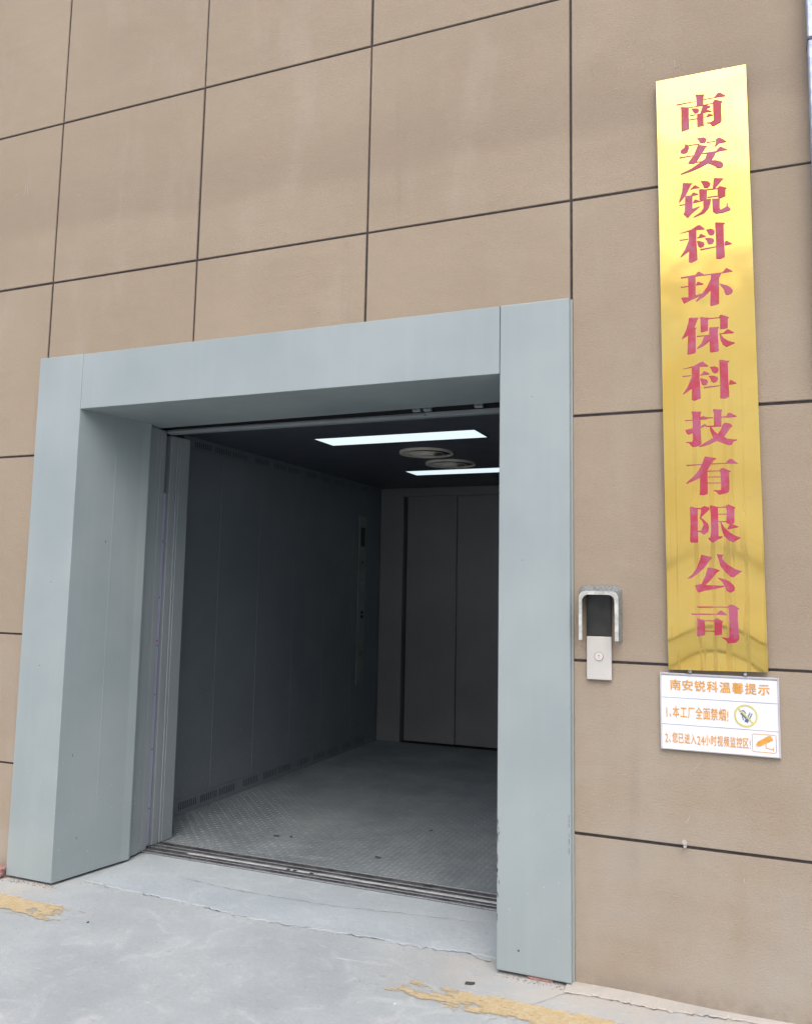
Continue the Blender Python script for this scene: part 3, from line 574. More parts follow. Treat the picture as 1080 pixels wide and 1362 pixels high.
# ------------------------------------------------------------------ brass name plate
GLYPH = [[[[0.435,3.462],[0.438,3.462],[0.511,3.46],[0.511,3.458],[0.439,3.456],[0.435,3.458]],[[0.542,3.462],[0.58,3.461],[0.593,3.476],[0.604,3.476],[0.623,3.46],[0.621,3.456],[0.58,3.458],[0.541,3.458]],[[0.509,3.486],[0.512,3.488],[0.545,3.481],[0.541,3.473],[0.54,3.437],[0.539,3.355],[0.542,3.352],[0.54,3.35],[0.517,3.348],[0.514,3.351],[0.514,3.404],[0.526,3.404],[0.536,3.433],[0.513,3.436],[0.512,3.474]],[[0.452,3.446],[0.457,3.446],[0.484,3.439],[0.483,3.404],[0.485,3.349],[0.482,3.346],[0.455,3.341],[0.453,3.346],[0.454,3.431]],[[0.484,3.439],[0.514,3.438],[0.54,3.438],[0.575,3.439],[0.575,3.436],[0.54,3.435],[0.513,3.435],[0.484,3.436]],[[0.493,3.431],[0.508,3.43],[0.519,3.427],[0.523,3.418],[0.519,3.409],[0.508,3.407],[0.501,3.415]],[[0.54,3.433],[0.553,3.433],[0.567,3.426],[0.564,3.422],[0.552,3.418],[0.554,3.414],[0.571,3.405],[0.569,3.402],[0.55,3.404],[0.541,3.403],[0.539,3.406]],[[0.486,3.404],[0.51,3.404],[0.51,3.401],[0.487,3.401]],[[0.484,3.387],[0.514,3.386],[0.514,3.383],[0.484,3.384]],[[0.541,3.387],[0.55,3.386],[0.556,3.395],[0.561,3.396],[0.575,3.388],[0.574,3.385],[0.554,3.384],[0.541,3.384]],[[0.575,3.441],[0.58,3.449],[0.585,3.45],[0.612,3.437],[0.607,3.432],[0.606,3.399],[0.607,3.359],[0.603,3.351],[0.576,3.34],[0.57,3.342],[0.563,3.354],[0.549,3.358],[0.55,3.361],[0.564,3.359],[0.577,3.365],[0.575,3.401]]],[[[0.51,3.301],[0.52,3.303],[0.539,3.301],[0.549,3.292],[0.547,3.284],[0.541,3.276],[0.523,3.279],[0.519,3.291],[0.514,3.299]],[[0.481,3.28],[0.522,3.278],[0.522,3.275],[0.482,3.276]],[[0.547,3.279],[0.581,3.278],[0.581,3.275],[0.547,3.275]],[[0.468,3.288],[0.472,3.283],[0.481,3.278],[0.481,3.265],[0.475,3.25],[0.465,3.246],[0.451,3.25],[0.448,3.258],[0.452,3.265],[0.464,3.272]],[[0.582,3.277],[0.584,3.285],[0.594,3.289],[0.604,3.284],[0.622,3.269],[0.621,3.265],[0.595,3.264],[0.581,3.253],[0.578,3.257],[0.583,3.268]],[[0.442,3.235],[0.446,3.235],[0.496,3.234],[0.496,3.231],[0.446,3.23]],[[0.53,3.236],[0.582,3.235],[0.593,3.247],[0.601,3.25],[0.626,3.233],[0.625,3.231],[0.599,3.232],[0.582,3.228],[0.546,3.231],[0.53,3.233]],[[0.516,3.274],[0.551,3.262],[0.544,3.257],[0.512,3.208],[0.499,3.197],[0.476,3.203],[0.483,3.213],[0.5,3.236]],[[0.505,3.204],[0.538,3.203],[0.537,3.2],[0.505,3.201]],[[0.549,3.234],[0.582,3.233],[0.578,3.219],[0.565,3.2],[0.554,3.191],[0.524,3.178],[0.488,3.168],[0.45,3.161],[0.447,3.164],[0.489,3.179],[0.525,3.2],[0.542,3.211]],[[0.546,3.192],[0.563,3.2],[0.581,3.197],[0.6,3.188],[0.609,3.177],[0.607,3.166],[0.597,3.162],[0.587,3.164],[0.575,3.176],[0.556,3.188]]],[[[0.455,3.123],[0.458,3.125],[0.492,3.117],[0.485,3.111],[0.465,3.071],[0.441,3.045],[0.439,3.049],[0.452,3.09]],[[0.483,3.095],[0.49,3.099],[0.497,3.106],[0.502,3.108],[0.519,3.095],[0.516,3.093],[0.498,3.094],[0.484,3.092]],[[0.466,3.069],[0.485,3.068],[0.49,3.076],[0.496,3.079],[0.513,3.069],[0.51,3.066],[0.491,3.065],[0.49,3.044],[0.49,3.012],[0.5,3.014],[0.518,3.018],[0.517,3.015],[0.487,2.993],[0.471,2.976],[0.456,2.995],[0.461,3.005],[0.463,3.067]],[[0.439,3.036],[0.462,3.036],[0.462,3.033],[0.442,3.032]],[[0.491,3.036],[0.498,3.047],[0.501,3.049],[0.518,3.04],[0.529,3.041],[0.529,3.038],[0.515,3.036],[0.492,3.035]],[[0.523,3.121],[0.536,3.12],[0.552,3.114],[0.559,3.105],[0.557,3.096],[0.548,3.088],[0.535,3.091],[0.53,3.106]],[[0.572,3.123],[0.576,3.124],[0.609,3.117],[0.604,3.113],[0.577,3.084],[0.567,3.081],[0.569,3.095]],[[0.516,3.086],[0.521,3.088],[0.546,3.082],[0.544,3.042],[0.56,3.041],[0.557,3.024],[0.55,3.004],[0.533,2.986],[0.494,2.975],[0.493,2.977],[0.521,2.993],[0.531,3.007],[0.531,3.039],[0.517,3.044]],[[0.545,3.083],[0.586,3.081],[0.586,3.078],[0.545,3.08]],[[0.546,3.051],[0.587,3.05],[0.587,3.047],[0.547,3.048]],[[0.585,3.077],[0.588,3.085],[0.594,3.088],[0.619,3.076],[0.614,3.071],[0.613,3.044],[0.593,3.038],[0.587,3.041],[0.585,3.055]],[[0.564,3.04],[0.592,3.037],[0.591,3.0],[0.595,2.99],[0.616,3.0],[0.618,3.014],[0.621,3.014],[0.621,3.002],[0.631,2.989],[0.629,2.984],[0.603,2.978],[0.577,2.978],[0.566,2.988],[0.565,3.018]]],[[[0.441,2.917],[0.442,2.918],[0.484,2.927],[0.507,2.94],[0.516,2.941],[0.534,2.923],[0.532,2.92],[0.503,2.922],[0.502,2.879],[0.504,2.833],[0.505,2.8],[0.482,2.791],[0.472,2.795],[0.474,2.839],[0.442,2.818],[0.441,2.821],[0.459,2.848],[0.474,2.885],[0.474,2.92]],[[0.439,2.891],[0.472,2.891],[0.472,2.888],[0.441,2.887]],[[0.504,2.891],[0.511,2.892],[0.515,2.901],[0.52,2.904],[0.538,2.892],[0.535,2.889],[0.511,2.888],[0.504,2.888]],[[0.539,2.918],[0.557,2.919],[0.569,2.913],[0.571,2.904],[0.566,2.893],[0.556,2.892],[0.548,2.898],[0.543,2.91]],[[0.533,2.884],[0.552,2.883],[0.566,2.877],[0.568,2.869],[0.563,2.859],[0.552,2.856],[0.544,2.861],[0.54,2.875]],[[0.503,2.876],[0.512,2.876],[0.53,2.868],[0.532,2.86],[0.527,2.85],[0.516,2.848],[0.509,2.854]],[[0.515,2.842],[0.575,2.845],[0.575,2.842],[0.518,2.837]],[[0.573,2.939],[0.577,2.942],[0.61,2.935],[0.604,2.929],[0.604,2.864],[0.606,2.819],[0.606,2.798],[0.589,2.792],[0.574,2.795],[0.575,2.868]],[[0.606,2.852],[0.61,2.861],[0.615,2.861],[0.633,2.848],[0.63,2.846],[0.607,2.844]]],[[[0.468,2.735],[0.496,2.736],[0.495,2.657],[0.518,2.661],[0.513,2.653],[0.48,2.641],[0.451,2.628],[0.441,2.65],[0.445,2.654],[0.468,2.652]],[[0.44,2.737],[0.496,2.74],[0.506,2.751],[0.51,2.751],[0.525,2.74],[0.527,2.737],[0.552,2.737],[0.596,2.737],[0.61,2.753],[0.633,2.738],[0.631,2.735],[0.596,2.734],[0.552,2.733],[0.496,2.733],[0.441,2.732]],[[0.554,2.737],[0.593,2.736],[0.583,2.716],[0.581,2.616],[0.578,2.612],[0.551,2.607],[0.548,2.611],[0.551,2.67],[0.529,2.65],[0.498,2.631],[0.495,2.634],[0.518,2.659],[0.539,2.687],[0.552,2.715]],[[0.439,2.698],[0.469,2.698],[0.469,2.695],[0.442,2.694]],[[0.497,2.699],[0.502,2.709],[0.506,2.711],[0.525,2.7],[0.522,2.697],[0.497,2.697]],[[0.583,2.694],[0.611,2.683],[0.625,2.672],[0.632,2.66],[0.628,2.649],[0.614,2.644],[0.605,2.648],[0.599,2.669]]],[[[0.468,2.567],[0.473,2.569],[0.505,2.565],[0.5,2.558],[0.489,2.529],[0.496,2.525],[0.492,2.521],[0.492,2.491],[0.492,2.431],[0.489,2.425],[0.462,2.421],[0.46,2.427],[0.464,2.498],[0.441,2.485],[0.44,2.487],[0.457,2.519],[0.466,2.551]],[[0.509,2.565],[0.513,2.567],[0.542,2.561],[0.542,2.558],[0.539,2.551],[0.538,2.51],[0.513,2.505],[0.511,2.51],[0.511,2.559]],[[0.54,2.56],[0.582,2.559],[0.582,2.556],[0.543,2.556]],[[0.579,2.561],[0.585,2.569],[0.592,2.567],[0.616,2.555],[0.611,2.55],[0.61,2.513],[0.584,2.511],[0.582,2.514],[0.583,2.554]],[[0.543,2.522],[0.579,2.521],[0.575,2.514],[0.574,2.49],[0.576,2.425],[0.547,2.422],[0.543,2.426],[0.543,2.468],[0.523,2.452],[0.501,2.442],[0.496,2.441],[0.498,2.446],[0.514,2.463],[0.524,2.489],[0.542,2.492]],[[0.495,2.493],[0.544,2.493],[0.544,2.49],[0.496,2.489]],[[0.594,2.495],[0.607,2.508],[0.613,2.507],[0.632,2.494],[0.63,2.491],[0.595,2.492],[0.58,2.492],[0.58,2.495]],[[0.58,2.492],[0.585,2.49],[0.597,2.473],[0.61,2.463],[0.635,2.453],[0.634,2.451],[0.604,2.439],[0.592,2.448],[0.583,2.467]]],[[[0.4413,2.3645],[0.4423,2.3656],[0.4851,2.3748],[0.5086,2.388],[0.5178,2.389],[0.5362,2.3707],[0.5341,2.3676],[0.5045,2.3696],[0.5035,2.3258],[0.5056,2.2788],[0.5066,2.2451],[0.4831,2.2359],[0.4729,2.24],[0.4749,2.2849],[0.4423,2.2635],[0.4413,2.2665],[0.4596,2.2941],[0.4749,2.3319],[0.4749,2.3676]],[[0.4392,2.338],[0.4729,2.338],[0.4729,2.3349],[0.4413,2.3339]],[[0.5056,2.338],[0.5127,2.339],[0.5168,2.3482],[0.5219,2.3513],[0.5403,2.339],[0.5372,2.336],[0.5127,2.3349],[0.5056,2.3349]],[[0.5413,2.3656],[0.5597,2.3666],[0.5719,2.3605],[0.574,2.3513],[0.5689,2.34],[0.5586,2.339],[0.5505,2.3451],[0.5454,2.3574]],[[0.5352,2.3309],[0.5546,2.3298],[0.5689,2.3237],[0.5709,2.3155],[0.5658,2.3053],[0.5546,2.3023],[0.5464,2.3074],[0.5423,2.3217]],[[0.5045,2.3227],[0.5137,2.3227],[0.5321,2.3145],[0.5341,2.3064],[0.529,2.2961],[0.5178,2.2941],[0.5107,2.3002]],[[0.5168,2.288],[0.578,2.291],[0.578,2.288],[0.5199,2.2829]],[[0.576,2.387],[0.5801,2.3901],[0.6138,2.3829],[0.6076,2.3768],[0.6076,2.3104],[0.6097,2.2645],[0.6097,2.2431],[0.5923,2.2369],[0.577,2.24],[0.578,2.3145]],[[0.6097,2.2982],[0.6138,2.3074],[0.6189,2.3074],[0.6372,2.2941],[0.6342,2.2921],[0.6107,2.29]]],[[[0.471,2.193],[0.473,2.195],[0.508,2.192],[0.504,2.183],[0.504,2.155],[0.504,2.123],[0.506,2.072],[0.504,2.063],[0.49,2.057],[0.474,2.055],[0.466,2.062],[0.461,2.07],[0.449,2.074],[0.449,2.076],[0.472,2.076],[0.475,2.083],[0.475,2.11],[0.459,2.104],[0.452,2.109],[0.447,2.124],[0.473,2.129],[0.475,2.13],[0.474,2.182]],[[0.447,2.162],[0.474,2.162],[0.474,2.159],[0.448,2.158]],[[0.504,2.161],[0.504,2.17],[0.514,2.174],[0.527,2.169],[0.551,2.167],[0.551,2.164],[0.531,2.164],[0.524,2.16]],[[0.549,2.196],[0.552,2.199],[0.583,2.195],[0.58,2.187],[0.579,2.131],[0.552,2.133],[0.553,2.182]],[[0.579,2.168],[0.597,2.169],[0.604,2.181],[0.611,2.181],[0.634,2.167],[0.633,2.164],[0.608,2.163],[0.579,2.165]],[[0.503,2.134],[0.517,2.142],[0.524,2.141],[0.524,2.136],[0.577,2.133],[0.577,2.129],[0.524,2.131],[0.519,2.135],[0.505,2.128]],[[0.583,2.138],[0.592,2.144],[0.612,2.139],[0.619,2.129],[0.612,2.125],[0.588,2.09],[0.597,2.083],[0.619,2.078],[0.634,2.077],[0.633,2.074],[0.621,2.07],[0.614,2.057],[0.603,2.056],[0.575,2.069],[0.561,2.075],[0.529,2.061],[0.497,2.054],[0.495,2.056],[0.52,2.071],[0.548,2.087],[0.538,2.117],[0.537,2.129],[0.544,2.129],[0.553,2.113],[0.565,2.102],[0.576,2.117]]],[[[0.515,2.013],[0.519,2.017],[0.559,2.008],[0.557,2.005],[0.548,2.001],[0.525,1.964],[0.525,1.911],[0.525,1.873],[0.512,1.868],[0.495,1.869],[0.497,1.902],[0.497,1.935],[0.472,1.923],[0.448,1.913],[0.446,1.916],[0.472,1.939],[0.491,1.96],[0.505,1.986]],[[0.447,1.987],[0.506,1.988],[0.506,1.985],[0.45,1.982]],[[0.54,1.989],[0.591,1.989],[0.6,1.999],[0.607,2.004],[0.614,2.003],[0.635,1.985],[0.633,1.984],[0.591,1.986],[0.54,1.985]],[[0.525,1.962],[0.573,1.961],[0.573,1.958],[0.525,1.958]],[[0.526,1.939],[0.574,1.938],[0.573,1.935],[0.526,1.936]],[[0.525,1.916],[0.574,1.915],[0.574,1.912],[0.525,1.913]],[[0.57,1.96],[0.572,1.967],[0.581,1.971],[0.608,1.957],[0.607,1.953],[0.603,1.954],[0.602,1.882],[0.595,1.875],[0.57,1.869],[0.564,1.869],[0.557,1.879],[0.545,1.885],[0.546,1.887],[0.562,1.886],[0.572,1.887],[0.573,1.9],[0.572,1.948]]],[[[0.458,1.824],[0.462,1.826],[0.481,1.821],[0.498,1.819],[0.498,1.815],[0.487,1.815],[0.486,1.74],[0.487,1.694],[0.485,1.688],[0.461,1.687],[0.457,1.692],[0.46,1.764]],[[0.497,1.819],[0.511,1.827],[0.529,1.821],[0.53,1.814],[0.499,1.783],[0.51,1.773],[0.523,1.76],[0.527,1.746],[0.523,1.727],[0.507,1.717],[0.497,1.726],[0.486,1.729],[0.487,1.733],[0.498,1.733],[0.507,1.754],[0.503,1.769],[0.494,1.78],[0.499,1.806]],[[0.53,1.827],[0.536,1.829],[0.56,1.822],[0.588,1.823],[0.588,1.819],[0.56,1.819],[0.56,1.767],[0.56,1.71],[0.569,1.712],[0.576,1.709],[0.567,1.702],[0.56,1.7],[0.54,1.686],[0.531,1.692],[0.523,1.702],[0.524,1.705],[0.531,1.707],[0.534,1.739],[0.534,1.798]],[[0.56,1.796],[0.591,1.796],[0.591,1.793],[0.56,1.793]],[[0.56,1.768],[0.59,1.768],[0.59,1.764],[0.56,1.765]],[[0.587,1.822],[0.59,1.829],[0.598,1.831],[0.622,1.819],[0.618,1.813],[0.617,1.761],[0.61,1.756],[0.633,1.746],[0.63,1.744],[0.612,1.74],[0.594,1.736],[0.591,1.738],[0.601,1.756],[0.59,1.76],[0.589,1.769],[0.591,1.809]],[[0.567,1.764],[0.571,1.764],[0.581,1.745],[0.594,1.731],[0.615,1.715],[0.639,1.705],[0.637,1.703],[0.61,1.687],[0.597,1.694],[0.58,1.71],[0.572,1.734]]],[[[0.496,1.641],[0.499,1.642],[0.537,1.632],[0.529,1.624],[0.506,1.592],[0.486,1.573],[0.463,1.556],[0.446,1.549],[0.445,1.552],[0.461,1.566],[0.479,1.592],[0.491,1.623]],[[0.551,1.644],[0.576,1.642],[0.571,1.635],[0.572,1.625],[0.591,1.604],[0.617,1.588],[0.64,1.581],[0.637,1.579],[0.621,1.567],[0.61,1.558],[0.599,1.56],[0.582,1.576],[0.564,1.599],[0.557,1.628]],[[0.518,1.592],[0.522,1.594],[0.546,1.59],[0.563,1.583],[0.553,1.577],[0.532,1.552],[0.51,1.528],[0.576,1.526],[0.576,1.522],[0.545,1.514],[0.505,1.506],[0.484,1.499],[0.478,1.507],[0.472,1.524],[0.474,1.527],[0.496,1.533],[0.51,1.564]],[[0.552,1.556],[0.577,1.551],[0.596,1.542],[0.609,1.529],[0.613,1.519],[0.611,1.508],[0.597,1.5],[0.584,1.507],[0.578,1.523],[0.57,1.539]]],[[[0.477,1.448],[0.586,1.449],[0.586,1.446],[0.481,1.442]],[[0.455,1.421],[0.547,1.422],[0.559,1.434],[0.565,1.434],[0.585,1.419],[0.582,1.417],[0.552,1.418],[0.459,1.415]],[[0.585,1.446],[0.588,1.453],[0.598,1.458],[0.609,1.455],[0.628,1.442],[0.621,1.44],[0.62,1.394],[0.624,1.339],[0.623,1.328],[0.611,1.317],[0.584,1.314],[0.578,1.325],[0.562,1.334],[0.563,1.335],[0.583,1.334],[0.589,1.336],[0.591,1.393],[0.59,1.441]],[[0.476,1.404],[0.503,1.397],[0.505,1.391],[0.505,1.342],[0.479,1.335],[0.476,1.34],[0.478,1.39]],[[0.536,1.397],[0.545,1.406],[0.551,1.405],[0.57,1.394],[0.566,1.39],[0.564,1.345],[0.539,1.341],[0.538,1.345],[0.539,1.392]],[[0.503,1.396],[0.537,1.397],[0.537,1.393],[0.502,1.393]],[[0.504,1.358],[0.539,1.359],[0.539,1.355],[0.504,1.355]]]]
sp = thing('name_plate', 'tall gold brass company sign with red Chinese characters, right of the lift', 'sign', (.536, -.02, 2.4))
TL, TR, BL, BR = (.3585, 3.578), (.7005, 3.574), (.370, 1.208), (.7195, 1.215)
def dispY(x, z):
    u = x-(.3585+.0115*(3.578-z)/2.37+.173)
    zz = z+2.6*u*u
    f = max(0, min(1, (2.15-z)/.55)); f = f*f*(3-2*f)
    g = max(0, min(1, (1.50-z)/.25))
    return f*(.0034*math.cos((zz-1.92)*2*math.pi/.34)+.0016*math.cos((zz-1.30)*2*math.pi/.17)*(.3+.7*g)) + .0012*math.sin(z*4.1+x*6)
nx, nz = 14, 240; V = []; F = []
for k in range(nz+1):
    s = k/nz
    for i in range(nx+1):
        t_ = i/nx
        x = (TL[0]*(1-s)+BL[0]*s)*(1-t_)+(TR[0]*(1-s)+BR[0]*s)*t_; z = (TL[1]*(1-s)+BL[1]*s)*(1-t_)+(TR[1]*(1-s)+BR[1]*s)*t_
        V.append((x, -.030+dispY(x, z), z))
for k in range(nz):
    for i in range(nx):
        a = k*(nx+1)+i; F.append((a, a+nx+1, a+nx+2, a+1))
pl = obj('plate', (V, F), 'brass', sp, smooth=True)
# folded edges of the sheet, 14 mm deep
def fold(P0, P1, n=60):
    V = []; F = []
    for k in range(n+1):
        s = k/n; x = P0[0]*(1-s)+P1[0]*s; z = P0[1]*(1-s)+P1[1]*s
        V += [(x, -.030+dispY(x, z), z), (x, -.012, z)]
    for k in range(n): F.append((2*k, 2*k+1, 2*k+3, 2*k+2))
    obj('folded_edge', (V, F), 'brass_edge', sp)
fold(TL, BL); fold(TR, BR); fold(TL, TR, 8); fold(BL, BR, 8)
for gi, strokes in enumerate(GLYPH):
    b = bmesh.new()
    for si, pts in enumerate(strokes):
        off = -.0314-.00012*si
        vv = [b.verts.new((x, off+dispY(x, z), z)) for x, z in pts]
        for tri in tessellate_polygon([[Vector((x, z, 0)) for x, z in pts]]):
            try: b.faces.new([vv[q] for q in tri])
            except ValueError: pass
    obj('character', b, 'letter', sp)
for x in (.448, .641): obj('fixing_pin', cyl((x, -.026, 1.2045), .0065, .026, 'y', 12), 'galv', sp)
for x in (.45, .62): obj('fixing_pin', cyl((x, -.02, 3.582), .004, .02, 'y', 10), 'galv', sp)

